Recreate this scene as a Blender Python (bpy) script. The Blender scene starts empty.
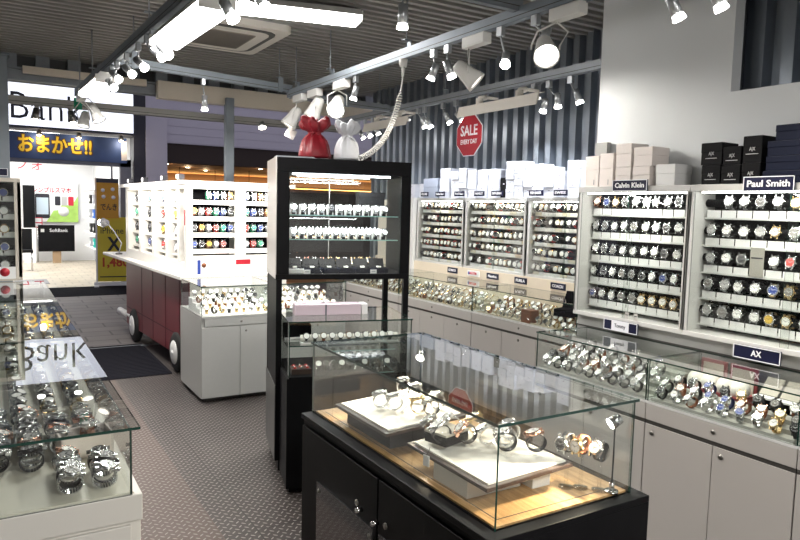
import bpy, math, random
from mathutils import Matrix, Vector
random.seed(7)
S = bpy.context.scene
COL = S.collection
PI = math.pi
ORD = ['first', 'second', 'third', 'fourth', 'fifth', 'sixth', 'seventh', 'eighth', 'ninth', 'tenth', 'eleventh', 'twelfth', 'thirteenth', 'fourteenth']

# ------------------------------------------------------------------ materials
MATS = {}
def mat(name, col=(.8, .8, .8), rough=.5, metal=0., emit=None, estr=0., vary=0., vscale=40., bump=0., spec=.5, coat=0.):
    if name in MATS: return MATS[name]
    m = bpy.data.materials.new(name); m.use_nodes = True
    nt = m.node_tree; b = nt.nodes['Principled BSDF']
    b.inputs['Base Color'].default_value = (*col, 1)
    b.inputs['Roughness'].default_value = rough
    b.inputs['Metallic'].default_value = metal
    b.inputs['Specular IOR Level'].default_value = spec
    if coat: b.inputs['Coat Weight'].default_value = coat
    if emit:
        b.inputs['Emission Color'].default_value = (*emit, 1)
        b.inputs['Emission Strength'].default_value = estr
    if vary or bump:
        tc = nt.nodes.new('ShaderNodeTexCoord'); n = nt.nodes.new('ShaderNodeTexNoise')
        n.inputs['Scale'].default_value = vscale; n.inputs['Detail'].default_value = 4
        nt.links.new(tc.outputs['Object'], n.inputs['Vector'])
        if vary:
            mx = nt.nodes.new('ShaderNodeMix'); mx.data_type = 'RGBA'
            mx.inputs[6].default_value = (*[c * (1 - vary) for c in col], 1)
            mx.inputs[7].default_value = (*[min(1, c * (1 + vary)) for c in col], 1)
            nt.links.new(n.outputs['Fac'], mx.inputs[0]); nt.links.new(mx.outputs[2], b.inputs['Base Color'])
        if bump:
            bp = nt.nodes.new('ShaderNodeBump'); bp.inputs['Strength'].default_value = bump
            bp.inputs['Distance'].default_value = .004
            nt.links.new(n.outputs['Fac'], bp.inputs['Height']); nt.links.new(bp.outputs[0], b.inputs['Normal'])
    MATS[name] = m
    return m

def glass_mat(name, tint, ior=1.5, rough=0.0):
    m = bpy.data.materials.new(name); m.use_nodes = True; nt = m.node_tree; nt.nodes.clear()
    o = nt.nodes.new('ShaderNodeOutputMaterial'); mx = nt.nodes.new('ShaderNodeMixShader')
    t = nt.nodes.new('ShaderNodeBsdfTransparent'); g = nt.nodes.new('ShaderNodeBsdfGlossy'); f = nt.nodes.new('ShaderNodeFresnel')
    t.inputs[0].default_value = (*tint, 1); g.inputs['Roughness'].default_value = rough; f.inputs[0].default_value = ior
    # a thin sheet: it reflects on the face that is met first and lets light straight out of the other
    ge = nt.nodes.new('ShaderNodeNewGeometry'); iv = nt.nodes.new('ShaderNodeMath'); iv.operation = 'SUBTRACT'; iv.inputs[0].default_value = 1
    mu = nt.nodes.new('ShaderNodeMath'); mu.operation = 'MULTIPLY'
    nt.links.new(ge.outputs['Backfacing'], iv.inputs[1]); # both surfaces of the sheet together: 2F / (1 + F)
    d2_ = nt.nodes.new('ShaderNodeMath'); d2_.operation = 'MULTIPLY'; d2_.inputs[1].default_value = 2
    p1_ = nt.nodes.new('ShaderNodeMath'); p1_.operation = 'ADD'; p1_.inputs[1].default_value = 1
    q_ = nt.nodes.new('ShaderNodeMath'); q_.operation = 'DIVIDE'
    nt.links.new(f.outputs[0], d2_.inputs[0]); nt.links.new(f.outputs[0], p1_.inputs[0]); nt.links.new(d2_.outputs[0], q_.inputs[0]); nt.links.new(p1_.outputs[0], q_.inputs[1])
    nt.links.new(q_.outputs[0], mu.inputs[0]); nt.links.new(iv.outputs[0], mu.inputs[1])
    nt.links.new(mu.outputs[0], mx.inputs[0]); nt.links.new(t.outputs[0], mx.inputs[1]); nt.links.new(g.outputs[0], mx.inputs[2])
    nt.links.new(mx.outputs[0], o.inputs[0]); MATS[name] = m
    return m

GLASS = glass_mat('clear_glass', (.97, .985, .975))
GEDGE = mat('glass_edge', (.012, .045, .035), .15, spec=.8)
ACRYL = glass_mat('clear_acrylic', (.985, .985, .985), 1.35)
BLACK = mat('black_laminate', (.006, .006, .007), .48, vary=.25, vscale=12, spec=.10)
BLACKM = mat('black_matte', (.008, .008, .009), .7, spec=.2)
BLACKF = mat('black_fabric', (.005, .005, .006), .95, spec=.08, bump=.3, vscale=600)
GREYL = mat('warm_grey_laminate', (.50, .47, .445), .38, vary=.03, vscale=5)
GREYD = mat('cool_grey_laminate', (.36, .36, .345), .4, vary=.04, vscale=5)
GROOVE = mat('dark_groove', (.05, .046, .042), .6)
WHITEP = mat('white_paint', (.74, .74, .73), .5, vary=.02, vscale=6)
CREAM = mat('cream_board', (.74, .66, .55), .5, vary=.03)
WHITEC = mat('white_card', (.86, .86, .86), .6)
WHITEB = mat('white_box_card', (.70, .72, .79), .55, vary=.02, vscale=20)
CREAMB = mat('cream_box_card', (.80, .73, .69), .55, vary=.03, vscale=20)
WCLOTH = mat('white_cloth', (.88, .86, .80), .9, bump=.3, vscale=300)
NAVY = mat('navy_plate', (.007, .008, .036), .4, spec=.3)
NAVYB = mat('navy_box', (.006, .008, .019), .55, vary=.1, spec=.1)
SIGNW = mat('sign_white', (.85, .85, .9), .5)
REDS = mat('sign_red', (.40, .008, .022), .4)
REDC = mat('red_satin', (.19, .003, .010), .42, vary=.3, vscale=30, bump=.4)
WSAT = mat('white_satin', (.62, .63, .66), .45, vary=.08, vscale=25, bump=.4)
MAROON = mat('maroon_panel', (.16, .016, .024), .4, vary=.12, vscale=8)
RUBBER = mat('black_rubber', (.012, .012, .012), .8)
STEELP = mat('galvanised_steel', (.24, .27, .30), .55, metal=.4, vary=.12, vscale=9)
STEELD = mat('dull_steel', (.30, .32, .34), .5, metal=.6, vary=.15, vscale=9)
CHROME = mat('polished_steel', (.72, .72, .73), .16, metal=1.)
STEEL = mat('watch_steel', (.66, .67, .68), .22, metal=1.)
GOLD = mat('watch_gold', (.74, .56, .30), .22, metal=1.)
ROSE = mat('watch_rose_gold', (.80, .48, .36), .22, metal=1.)
GUN = mat('watch_gunmetal', (.06, .06, .065), .3, metal=.8)
LBLACK = mat('leather_black', (.012, .011, .011), .55, bump=.3, vscale=500)
LBROWN = mat('leather_brown', (.20, .065, .022), .5, bump=.3, vscale=500)
LNAVY = mat('leather_navy', (.012, .02, .09), .55, bump=.3, vscale=500)
DWHITE = mat('dial_white', (.86, .86, .84), .35)
DBLACK = mat('dial_black', (.012, .012, .014), .3)
DBLUE = mat('dial_blue', (.02, .05, .26), .3)
DSILV = mat('dial_silver', (.60, .60, .60), .3, metal=.4)
DGREY = mat('dial_grey', (.16, .15, .14), .3)
DRED = mat('dial_red', (.55, .03, .02), .35)
DGREEN = mat('dial_green', (.03, .35, .18), .35)
DYEL = mat('dial_yellow', (.75, .50, .08), .35)
TEXTD = mat('text_dark', (.02, .02, .03), .6)
TEXTW = mat('text_white', (.88, .88, .9), .5)
TEXTR = mat('text_red', (.60, .02, .05), .6)
LAMPW = mat('lamp_glow', (1, 1, 1), .4, emit=(1., .96, .90), estr=22)
TUBEW = mat('tube_glow', (1, 1, 1), .4, emit=(1., .98, .96), estr=13)
LEDW = mat('led_glow', (1, 1, 1), .4, emit=(1., .97, .93), estr=14)
LEDC = mat('led_cool_glow', (1, 1, 1), .4, emit=(.9, .96, 1.), estr=18)
FIXW = mat('fixture_white', (.72, .71, .68), .45)
FIXC = mat('fixture_cream', (.62, .58, .52), .5)
ALU = mat('spot_aluminium', (.50, .52, .54), .35, metal=.8)
KEYM = mat('lock_metal', (.25, .24, .22), .35, metal=.9)
PLAST = mat('grey_plastic', (.5, .49, .46), .5)

def nodes_mat(name, rough=.5, metal=0.):
    m = bpy.data.materials.new(name); m.use_nodes = True; MATS[name] = m
    b = m.node_tree.nodes['Principled BSDF']; b.inputs['Roughness'].default_value = rough; b.inputs['Metallic'].default_value = metal
    return m, m.node_tree, b

def checker_plate():
    """painted tread plate: raised lozenges, alternating direction, worn bright on top"""
    m, nt, b = nodes_mat('tread_plate', .42, .35)
    N, L = nt.nodes.new, nt.links.new
    tc = N('ShaderNodeTexCoord'); sep = N('ShaderNodeSeparateXYZ'); L(tc.outputs['Object'], sep.inputs[0])
    def M(op, a, c=None, d=None):
        n = N('ShaderNodeMath'); n.operation = op
        for i, v in enumerate((a, c, d)):
            if v is None: continue
            if isinstance(v, (int, float)): n.inputs[i].default_value = v
            else: L(v, n.inputs[i])
        return n.outputs[0]
    p = .034
    # rotate the lattice by 45 degrees
    ux = M('DIVIDE', M('ADD', sep.outputs[0], sep.outputs[1]), p * 1.414)
    uy = M('DIVIDE', M('SUBTRACT', sep.outputs[1], sep.outputs[0]), p * 1.414)
    cx, cy = M('FLOOR', ux), M('FLOOR', uy)
    fx = M('SUBTRACT', M('SUBTRACT', ux, cx), .5); fy = M('SUBTRACT', M('SUBTRACT', uy, cy), .5)
    par = M('MODULO', M('ABSOLUTE', M('ADD', cx, cy)), 2.)
    ax = M('ADD', M('MULTIPLY', fx, par), M('MULTIPLY', fy, M('SUBTRACT', 1., par)))
    ay = M('ADD', M('MULTIPLY', fy, par), M('MULTIPLY', fx, M('SUBTRACT', 1., par)))
    d = M('ADD', M('POWER', M('DIVIDE', ax, .44), 2.), M('POWER', M('DIVIDE', ay, .13), 2.))
    h = M('MAXIMUM', M('SUBTRACT', 1., d), 0.)
    top = M('GREATER_THAN', h, .25)
    n1 = N('ShaderNodeTexNoise'); n1.inputs['Scale'].default_value = 1.3; n1.inputs['Detail'].default_value = 5; L(tc.outputs['Object'], n1.inputs['Vector'])
    r1 = N('ShaderNodeValToRGB'); L(n1.outputs['Fac'], r1.inputs[0])
    r1.color_ramp.elements[0].position = .3; r1.color_ramp.elements[0].color = (.026, .021, .020, 1)
    r1.color_ramp.elements[1].position = .7; r1.color_ramp.elements[1].color = (.060, .049, .046, 1)
    # plate seams every 1.2 m
    def seam(c, off):
        f = M('FRACT', M('DIVIDE', M('ADD', c, off), .91))
        return M('LESS_THAN', M('ABSOLUTE', M('SUBTRACT', f, .5)), .004)
    sm = M('MAXIMUM', seam(sep.outputs[0], 10.28), seam(sep.outputs[1], 10.1))
    mx = N('ShaderNodeMix'); mx.data_type = 'RGBA'; L(top, mx.inputs[0]); L(r1.outputs[0], mx.inputs[6]); mx.inputs[7].default_value = (.30, .275, .26, 1)
    mx2 = N('ShaderNodeMix'); mx2.data_type = 'RGBA'; L(sm, mx2.inputs[0]); L(mx.outputs[2], mx2.inputs[6]); mx2.inputs[7].default_value = (.02, .018, .016, 1)
    # walked-on strip where the paint has worn to brown primer
    band = M('MULTIPLY', M('GREATER_THAN', sep.outputs[0], .56), M('LESS_THAN', sep.outputs[0], .93))
    bn = M('MULTIPLY', band, M('MULTIPLY', M('SUBTRACT', 1., top), .75))
    mx3 = N('ShaderNodeMix'); mx3.data_type = 'RGBA'; L(bn, mx3.inputs[0]); L(mx2.outputs[2], mx3.inputs[6]); mx3.inputs[7].default_value = (.105, .072, .060, 1)
    L(mx3.outputs[2], b.inputs['Base Color'])
    bp = N('ShaderNodeBump'); bp.inputs['Strength'].default_value = .8; bp.inputs['Distance'].default_value = .003
    L(h, bp.inputs['Height']); L(bp.outputs[0], b.inputs['Normal'])
    return m
TREAD = checker_plate()

def brick_mat(name, c1, c2, mortar, sx, sy, rough=.7, msize=.012):
    m, nt, b = nodes_mat(name, rough)
    N, L = nt.nodes.new, nt.links.new
    tc = N('ShaderNodeTexCoord'); br = N('ShaderNodeTexBrick'); L(tc.outputs['Object'], br.inputs['Vector'])
    br.inputs['Color1'].default_value = (*c1, 1); br.inputs['Color2'].default_value = (*c2, 1); br.inputs['Mortar'].default_value = (*mortar, 1)
    br.inputs['Scale'].default_value = 1.; br.inputs['Brick Width'].default_value = sx; br.inputs['Row Height'].default_value = sy
    br.inputs['Mortar Size'].default_value = msize
    n = N('ShaderNodeTexNoise'); n.inputs['Scale'].default_value = 2.; L(tc.outputs['Object'], n.inputs['Vector'])
    mx = N('ShaderNodeMix'); mx.data_type = 'RGBA'; mx.blend_type = 'MULTIPLY'; mx.inputs[0].default_value = .5
    L(br.outputs['Color'], mx.inputs[6]); L(n.outputs['Fac'], mx.inputs[7]); L(mx.outputs[2], b.inputs['Base Color'])
    return m
PAVER = brick_mat('stone_pavers', (.20, .178, .172), (.165, .148, .148), (.07, .064, .062), .62, .3)
TILEC = brick_mat('cream_floor_tiles', (.66, .58, .46), (.62, .55, .44), (.45, .40, .32), .3, .3, .4)

def wood_mat():
    m, nt, b = nodes_mat('oak_veneer', .35)
    N, L = nt.nodes.new, nt.links.new
    tc = N('ShaderNodeTexCoord'); mp = N('ShaderNodeMapping'); mp.inputs['Scale'].default_value = (14, 1.4, 1)
    n = N('ShaderNodeTexNoise'); n.inputs['Scale'].default_value = 4.; n.inputs['Detail'].default_value = 6; n.inputs['Distortion'].default_value = .6
    r = N('ShaderNodeValToRGB'); r.color_ramp.elements[0].color = (.36, .20, .08, 1); r.color_ramp.elements[1].color = (.62, .40, .19, 1)
    r.color_ramp.elements[0].position = .3; r.color_ramp.elements[1].position = .7
    L(tc.outputs['Object'], mp.inputs[0]); L(mp.outputs[0], n.inputs['Vector']); L(n.outputs['Fac'], r.inputs[0]); L(r.outputs[0], b.inputs['Base Color'])
    return m
OAK = wood_mat()

# ------------------------------------------------------------------ mesh builder
class MB:
    def __init__(s): s.v, s.f, s.m, s.sm = [], [], [], []
    def add(s, vs, fs, m=0, smooth=False, M=None):
        o = len(s.v)
        s.v += [tuple(M @ Vector(p)) if M is not None else tuple(p) for p in vs]
        s.f += [tuple(i + o for i in f) for f in fs]
        ml = m if isinstance(m, (list, tuple)) else [m] * len(fs)
        s.m += list(ml); s.sm += [smooth] * len(fs)
        return s
    def box(s, x0, x1, y0, y1, z0, z1, m=0, M=None):
        vs = [(x0, y0, z0), (x1, y0, z0), (x1, y1, z0), (x0, y1, z0), (x0, y0, z1), (x1, y0, z1), (x1, y1, z1), (x0, y1, z1)]
        fs = [(3, 2, 1, 0), (4, 5, 6, 7), (0, 1, 5, 4), (1, 2, 6, 5), (2, 3, 7, 6), (3, 0, 4, 7)]
        return s.add(vs, fs, m, False, M)
    def rbox(s, x0, x1, y0, y1, z0, z1, r, m=0, M=None, n=3):
        """box with rounded vertical edges"""
        pts = []
        for cx, cy, a0 in ((x1 - r, y1 - r, 0), (x0 + r, y1 - r, 90), (x0 + r, y0 + r, 180), (x1 - r, y0 + r, 270)):
            for k in range(n + 1):
                a = math.radians(a0 + 90 * k / n); pts.append((cx + r * math.cos(a), cy + r * math.sin(a)))
        return s.prism(pts, z0, z1, m, M)
    def prism(s, pts, z0, z1, m=0, M=None):
        n = len(pts)
        vs = [(x, y, z0) for x, y in pts] + [(x, y, z1) for x, y in pts]
        fs = [tuple(range(n - 1, -1, -1)), tuple(range(n, 2 * n))] + [(i, (i + 1) % n, n + (i + 1) % n, n + i) for i in range(n)]
        return s.add(vs, fs, m, False, M)
    def lathe(s, prof, n=20, m=0, M=None, smooth=True, sx=1., sy=1.):
        vs, fs = [], []
        for r, z in prof:
            for k in range(n):
                a = 2 * PI * k / n; vs.append((r * math.cos(a) * sx, r * math.sin(a) * sy, z))
        for i in range(len(prof) - 1):
            for k in range(n):
                fs.append((i * n + k, i * n + (k + 1) % n, (i + 1) * n + (k + 1) % n, (i + 1) * n + k))
        fs.append(tuple(range(n - 1, -1, -1))); fs.append(tuple((len(prof) - 1) * n + k for k in range(n)))
        return s.add(vs, fs, m, smooth, M)
    def cyl(s, p0, p1, r0, r1=None, n=16, m=0, smooth=True, M=None):
        p0, p1 = Vector(p0), Vector(p1); d = p1 - p0
        A = Matrix.Translation(p0) @ d.to_track_quat('Z', 'Y').to_matrix().to_4x4()
        if M is not None: A = M @ A
        return s.lathe([(r0, 0), (r0 if r1 is None else r1, d.length)], n, m, A, smooth)
    def tube(s, path, r, n=8, m=0, closed=False, M=None):
        P = [Vector(p) for p in path]; k = len(P); vs, fs = [], []
        for i in range(k):
            a = P[(i - 1) % k] if closed or i > 0 else P[i]; b = P[(i + 1) % k] if closed or i < k - 1 else P[i]
            q = (b - a).to_track_quat('Z', 'Y')
            for j in range(n):
                t = 2 * PI * j / n; vs.append(tuple(P[i] + q @ Vector((r * math.cos(t), r * math.sin(t), 0))))
        for i in range(k if closed else k - 1):
            for j in range(n):
                fs.append((i * n + j, i * n + (j + 1) % n, ((i + 1) % k) * n + (j + 1) % n, ((i + 1) % k) * n + j))
        if not closed:
            fs.append(tuple(range(n - 1, -1, -1))); fs.append(tuple((k - 1) * n + j for j in range(n)))
        return s.add(vs, fs, m, True, M)
    def pane(s, x0, x1, y0, y1, z0, z1, M=None):
        """glass sheet: the two large faces are slot 0, the narrow edges slot 1"""
        d = (x1 - x0, y1 - y0, z1 - z0); t = d.index(min(d))
        m = [1] * 6
        for i in {0: (3, 5), 1: (2, 4), 2: (0, 1)}[t]: m[i] = 0
        return s.box(x0, x1, y0, y1, z0, z1, m, M)
    def mesh(s, name, mats):
        me = bpy.data.meshes.new(name); me.from_pydata(s.v, [], s.f)
        for m in (mats if isinstance(mats, (list, tuple)) else [mats]): me.materials.append(m)
        me.polygons.foreach_set('material_index', s.m); me.polygons.foreach_set('use_smooth', s.sm); me.update()
        return me
    def build(s, name, mats, parent=None, bevel=0., loc=None):
        o = bpy.data.objects.new(name, s.mesh(name, mats)); COL.objects.link(o)
        if parent is not None: o.parent = parent
        if loc is not None: o.location = loc
        if bevel:
            b = o.modifiers.new('Bevel', 'BEVEL'); b.width = bevel; b.segments = 2; b.limit_method = 'ANGLE'
        return o
def Box(*a): return MB().box(*a)

LABELS = {}
def tag(o, label, cat, group=None, kind=None):
    o['label'] = label; o['category'] = cat
    if group: o['group'] = group
    if kind: o['kind'] = kind
    LABELS[label] = LABELS.get(label, 0) + 1
    if LABELS[label] > 1: print('DUPLICATE LABEL', label)
    if not 4 <= len(label.split()) <= 16: print('LABEL LENGTH', len(label.split()), label)
    return o
def thing(name, label, cat, loc=(0, 0, 0), rz=0., group=None, M=None):
    o = bpy.data.objects.new(name, None); COL.objects.link(o); o.empty_display_size = .05
    if M is not None: o.matrix_world = M
    else: o.location = loc; o.rotation_euler = (0, 0, rz)
    return tag(o, label, cat, group)
def struct(name, mb, mats, bevel=0.):
    o = mb.build(name, mats, None, bevel); o['kind'] = 'structure'; return o
def text(body, size, material, parent, M, width=None, name='lettering', depth=.001, bold=0., sx=1.):
    c = bpy.data.curves.new(name, 'FONT'); c.body = body; c.size = size; c.align_x = 'CENTER'; c.align_y = 'CENTER'
    c.extrude = depth; c.offset = bold * size; c.resolution_u = 2
    t = bpy.data.objects.new(name, c); COL.objects.link(t)
    bpy.context.view_layer.update()
    me = bpy.data.meshes.new_from_object(t.evaluated_get(bpy.context.evaluated_depsgraph_get()))
    w = max((v.co.x for v in me.vertices), default=1) - min((v.co.x for v in me.vertices), default=0)
    k = width / w if width else sx
    me.transform(Matrix.Diagonal((k, 1, 1, 1))); me.materials.clear(); me.materials.append(material)
    bpy.data.objects.remove(t); bpy.data.curves.remove(c)
    o = bpy.data.objects.new(name, me); COL.objects.link(o); o.parent = parent; o.matrix_local = M
    return o
def basis(X, Y, Z, p=(0, 0, 0)):
    return Matrix(((X[0], Y[0], Z[0], p[0]), (X[1], Y[1], Z[1], p[1]), (X[2], Y[2], Z[2], p[2]), (0, 0, 0, 1)))
FACE_MX = lambda p: basis((0, -1, 0), (0, 0, 1), (-1, 0, 0), p)     # readable from -X
FACE_MY = lambda p: basis((1, 0, 0), (0, 0, 1), (0, -1, 0), p)      # readable from -Y
def light(kind, name, parent, loc, energy, color=(1, .95, .88), size=.1, size_y=None, aim=None, angle=60, blend=.6, spread=None):
    l = bpy.data.lights.new(name, kind); l.energy = energy; l.color = color
    if kind == 'AREA':
        l.size = size
        if size_y: l.shape = 'RECTANGLE'; l.size_y = size_y
        if spread: l.spread = math.radians(spread)
    else: l.shadow_soft_size = size
    if kind == 'SPOT': l.spot_size = math.radians(angle); l.spot_blend = blend
    o = bpy.data.objects.new(name, l); COL.objects.link(o); o.parent = parent; o.location = loc
    if aim is not None: o.rotation_euler = Vector(aim).to_track_quat('-Z', 'Y').to_euler()
    return o

# ------------------------------------------------------------------ camera
F = 674.6
cam = bpy.data.cameras.new('camera'); cam.sensor_width = 36; cam.lens = F / 800 * 36; cam.clip_start = .02
co = bpy.data.objects.new('camera', cam); COL.objects.link(co)
ya, pi_, ro = math.radians(31.33), math.radians(5.136), math.radians(1.412)
f = Vector((math.sin(ya) * math.cos(pi_), math.cos(ya) * math.cos(pi_), -math.sin(pi_)))
r = Vector((math.cos(ya), -math.sin(ya), 0)); d = f.cross(r)
r2 = r * math.cos(ro) - d * math.sin(ro); d2 = r * math.sin(ro) + d * math.cos(ro)
co.matrix_world = basis(r2, -d2, -f, (0, 0, 1.6))
S.camera = co

# ------------------------------------------------------------------ the room
CEIL = 3.0
struct('floor', Box(-3.6, 4.2, -2.6, 7.9, -.06, 0), TREAD)
struct('floor_passage', Box(-8, 12, 7.9, 13.9, -.06, -.002), PAVER)
struct('floor_phone_shop', Box(-6, 2.62, 13.9, 20.3, -.06, 0), TILEC)
def corrugated(n0, n1, pitch, depth, place, flat=.5):
    """trapezoid sheet; place(t, d) -> two end points of the rib line"""
    mb = MB(); prof = []
    k = int((n1 - n0) / pitch)
    for i in range(k):
        a = n0 + i * pitch
        prof += [(a, 0), (a + pitch * flat * .8, 0), (a + pitch * .5, depth), (a + pitch * (.5 + flat * .8), depth)]
    prof.append((n0 + k * pitch, 0))
    vs = []
    for t, d in prof: vs += list(place(t, d))
    fs = [(2 * i, 2 * i + 1, 2 * i + 3, 2 * i + 2) for i in range(len(prof) - 1)]
    mb.add(vs, fs)
    return mb
CEILM = mat('ceiling_deck_metal', (.27, .26, .24), .5, metal=.3, vary=.1, vscale=3)
struct('ceiling', corrugated(-2.6, 7.9, .105, .06, lambda t, d: ((-3.6, t, CEIL + d), (4.2, t, CEIL + d))), CEILM)
CORR = mat('corrugated_steel', (.30, .33, .37), .33, metal=.85, vary=.1, vscale=5)
struct('wall_right', corrugated(2.4, 7.3, .14, .055, lambda t, d: ((4.0 + d, t, 0), (4.0 + d, t, 3.05))), CORR)
# white partition that carries the two near cabinets, with the opening above
mb = MB()
mb.box(2.95, 3.02, 1.94, 2.735, 0, 3.05); mb.box(2.95, 3.02, -2.6, 1.94, 0, 2.18); mb.box(3.02, 4.0, 2.66, 2.735, 0, 3.05)
WALLW = mat('partition_white', (.72, .74, .75), .6, vary=.02, vscale=2)
struct('wall_partition', mb, WALLW)
struct('wall_opening', corrugated(-1.2, 2.4, .14, .055, lambda t, d: ((3.09 + d, t, 1.9), (3.09 + d, t, 3.05))), CORR)
struct('wall_left', Box(-3.7, -3.6, -2.6, 7.9, 0, 3.05), WHITEP)
struct('wall_back', Box(-3.6, 3.0, -2.7, -2.6, 0, 3.05), WHITEP)
# street front: header beam, end closures of the deck, boxed-in shutter housing, posts
mb = MB(); mb.box(-3.6, 4.2, 7.56, 7.60, 2.735, 2.86); mb.box(-3.6, 4.2, 7.50, 7.66, 2.735, 2.75); mb.box(-3.6, 4.2, 7.50, 7.66, 2.845, 2.86)
struct('trim_1', mb, STEELD)
mb = MB(); mb.box(-3.6, 4.2, 7.70, 7.74, 2.80, 3.06)
for i in range(28): mb.box(-3.5 + i * .28, -3.38 + i * .28, 7.60, 7.70, 2.86, 3.0, 1)
struct('trim_2', mb, [mat('header_dark', (.10, .10, .10), .6), STEELD])
struct('trim_3', MB().box(1.52, 4.1, 7.40, 7.52, 2.69, 2.87).box(.3, 1.42, 7.45, 7.50, 2.80, 2.87), CREAM, .004)
struct('column_steel', Box(2.22, 2.31, 7.35, 7.44, 0, 2.76), STEELP, .006)
struct('column_entrance', MB().box(.03, .175, 7.38, 7.52, 0, 2.93).box(.01, .195, 7.36, 7.54, 2.93, 2.95), STEELP, .006)
o = struct('floor_seam', Box(-3.6, 4.2, 7.86, 7.92, 0, .008), STEELD)
# dark mats on the floor
def mat_thing(name, label, x0, x1, y0, y1, rz=0.):
    t = thing(name, label, 'mat', ((x0 + x1) / 2, (y0 + y1) / 2, .0), rz)
    w, l = (x1 - x0) / 2, (y1 - y0) / 2
    mb = MB().rbox(-w, w, -l, l, 0, .007, .02)
    for i in range(int(2 * l / .06)): mb.box(-w + .03, w - .03, -l + .03 + i * .06, -l + .055 + i * .06, .007, .010)
    mb.build('pile', mat('mat_' + name, (.012, .012, .017), .95, spec=.08), t)
mat_thing('floor_mat', 'dark ribbed floor mat beside the red cart', .66, 1.44, 6.45, 8.0)
mat_thing('entrance_mat', 'wide dark blue mat across the phone shop entrance', -1.5, 2.6, 12.5, 13.85)

# ------------------------------------------------------------------ watch prototypes
def ring(mb, a, b, w, t, n, m=0, gap=None, links=False):
    for k in range(n):
        t0, t1 = 2 * PI * k / n, 2 * PI * (k + (.8 if links else 1.)) / n
        vs = []
        for tt in (t0, t1):
            for rr in (0, t):
                for x in (-w / 2, w / 2): vs.append((x, (a + rr) * math.sin(tt), (b + rr) * math.cos(tt)))
        fs = [(0, 1, 5, 4), (2, 6, 7, 3), (0, 4, 6, 2), (1, 3, 7, 5)]
        if links: fs += [(0, 2, 3, 1), (4, 5, 7, 6)]
        mb.add(vs, fs, m, not links)
CASEZ = .025
mbc = MB()
mbc.lathe([(.017, CASEZ - .002), (.0195, CASEZ), (.0205, CASEZ + .003), (.0205, CASEZ + .007), (.0185, CASEZ + .010), (.0165, CASEZ + .010), (.0165, CASEZ + .0085)], 24)
for sx in (-1, 1):
    for sy in (-1, 1): mbc.box(sx * .0115 - .0025, sx * .0115 + .0025, sy * .021 - .006, sy * .021 + .006, CASEZ - .003, CASEZ + .005)
mbc.cyl((.020, 0, CASEZ + .004), (.0245, 0, CASEZ + .004), .003, n=10)
CASE_ME = mbc.mesh('watch_case', STEEL)
mbd = MB(); mbd.lathe([(.0165, CASEZ + .0086), (.0165, CASEZ + .0091)], 24, 0, smooth=False)
zt = CASEZ + .0093
for k in range(12):
    R_ = Matrix.Rotation(-k * PI / 6, 4, 'Z'); l = .0045 if k % 3 == 0 else .003
    mbd.box(-.0007, .0007, .0150 - l, .0150, zt, zt + .0003, 1, R_)
mbd.box(-.0007, .0007, -.002, .009, zt, zt + .0006, 1, Matrix.Rotation(1.0, 4, 'Z')); mbd.box(-.0005, .0005, -.002, .013, zt, zt + .0008, 1, Matrix.Rotation(-1.05, 4, 'Z'))
DIAL_ME = mbd.mesh('dial', [DWHITE, TEXTD])
mbs = MB(); ring(mbs, .0245, .0225, .019, .003, 24); STRAP_ME = mbs.mesh('strap', LBLACK)
mbs = MB(); ring(mbs, .0245, .0225, .019, .0035, 26, 0, None, True); BRACE_ME = mbs.mesh('bracelet', STEEL)
CASES = {'steel': STEEL, 'gold': GOLD, 'rose gold': ROSE, 'black': GUN}
DIALS = {'white': (DWHITE, TEXTD), 'black': (DBLACK, TEXTW), 'blue': (DBLUE, TEXTW), 'silver': (DSILV, TEXTD), 'grey': (DGREY, TEXTW), 'red': (DRED, TEXTW), 'green': (DGREEN, TEXTW), 'yellow': (DYEL, TEXTD)}
STRAPS = {'black strap': (0, LBLACK), 'brown strap': (0, LBROWN), 'navy strap': (0, LNAVY), 'steel bracelet': (1, STEEL), 'gold bracelet': (1, GOLD), 'black bracelet': (1, GUN),
          'white strap': (0, SIGNW), 'red strap': (0, DRED), 'green strap': (0, DGREEN), 'blue strap': (0, DBLUE)}
def setmat(o, i, m):
    o.material_slots[i].link = 'OBJECT'; o.material_slots[i].material = m
N_WATCH = [0]
def watch(M, case, dial, strap, where, group, scale=1.):
    """one wristwatch: case, dial and strap; local +Z is the dial's normal, +Y twelve o'clock"""
    t = thing('wristwatch', f'{case} watch with {dial} dial, {where}', 'watch', group=group, M=M @ Matrix.Scale(scale, 4))
    kind, sm = STRAPS[strap]
    for nm, me, ms in (('case', CASE_ME, (CASES[case],)), ('dial', DIAL_ME, DIALS[dial]), (('strap', 'bracelet')[kind], (STRAP_ME, BRACE_ME)[kind], (sm,))):
        o = bpy.data.objects.new(nm, me); COL.objects.link(o); o.parent = t
        for i, m in enumerate(ms):
            if me.materials[i] is not m: setmat(o, i, m)
    N_WATCH[0] += 1
    return t
def pick(kinds):
    return random.choice(kinds)
MENS = [('steel', 'black', 'black strap'), ('steel', 'white', 'black strap'), ('steel', 'white', 'steel bracelet'), ('steel', 'grey', 'steel bracelet'),
        ('steel', 'silver', 'steel bracelet'), ('rose gold', 'white', 'brown strap'), ('gold', 'white', 'gold bracelet'), ('steel', 'blue', 'steel bracelet'), ('black', 'black', 'black bracelet')]
COLR = [('steel', 'white', 'white strap'), ('steel', 'red', 'red strap'), ('steel', 'green', 'green strap'), ('steel', 'blue', 'blue strap'), ('steel', 'black', 'black strap'), ('gold', 'yellow', 'brown strap')]
def face_mx(p, tilt=.15, yaw=0., roll=0.):
    return Matrix.Translation(p) @ Matrix.Rotation(yaw, 4, 'Z') @ basis((0, -1, 0), (0, 0, 1), (-1, 0, 0)) @ Matrix.Rotation(-tilt, 4, 'X') @ Matrix.Rotation(roll, 4, 'Z')
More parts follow.
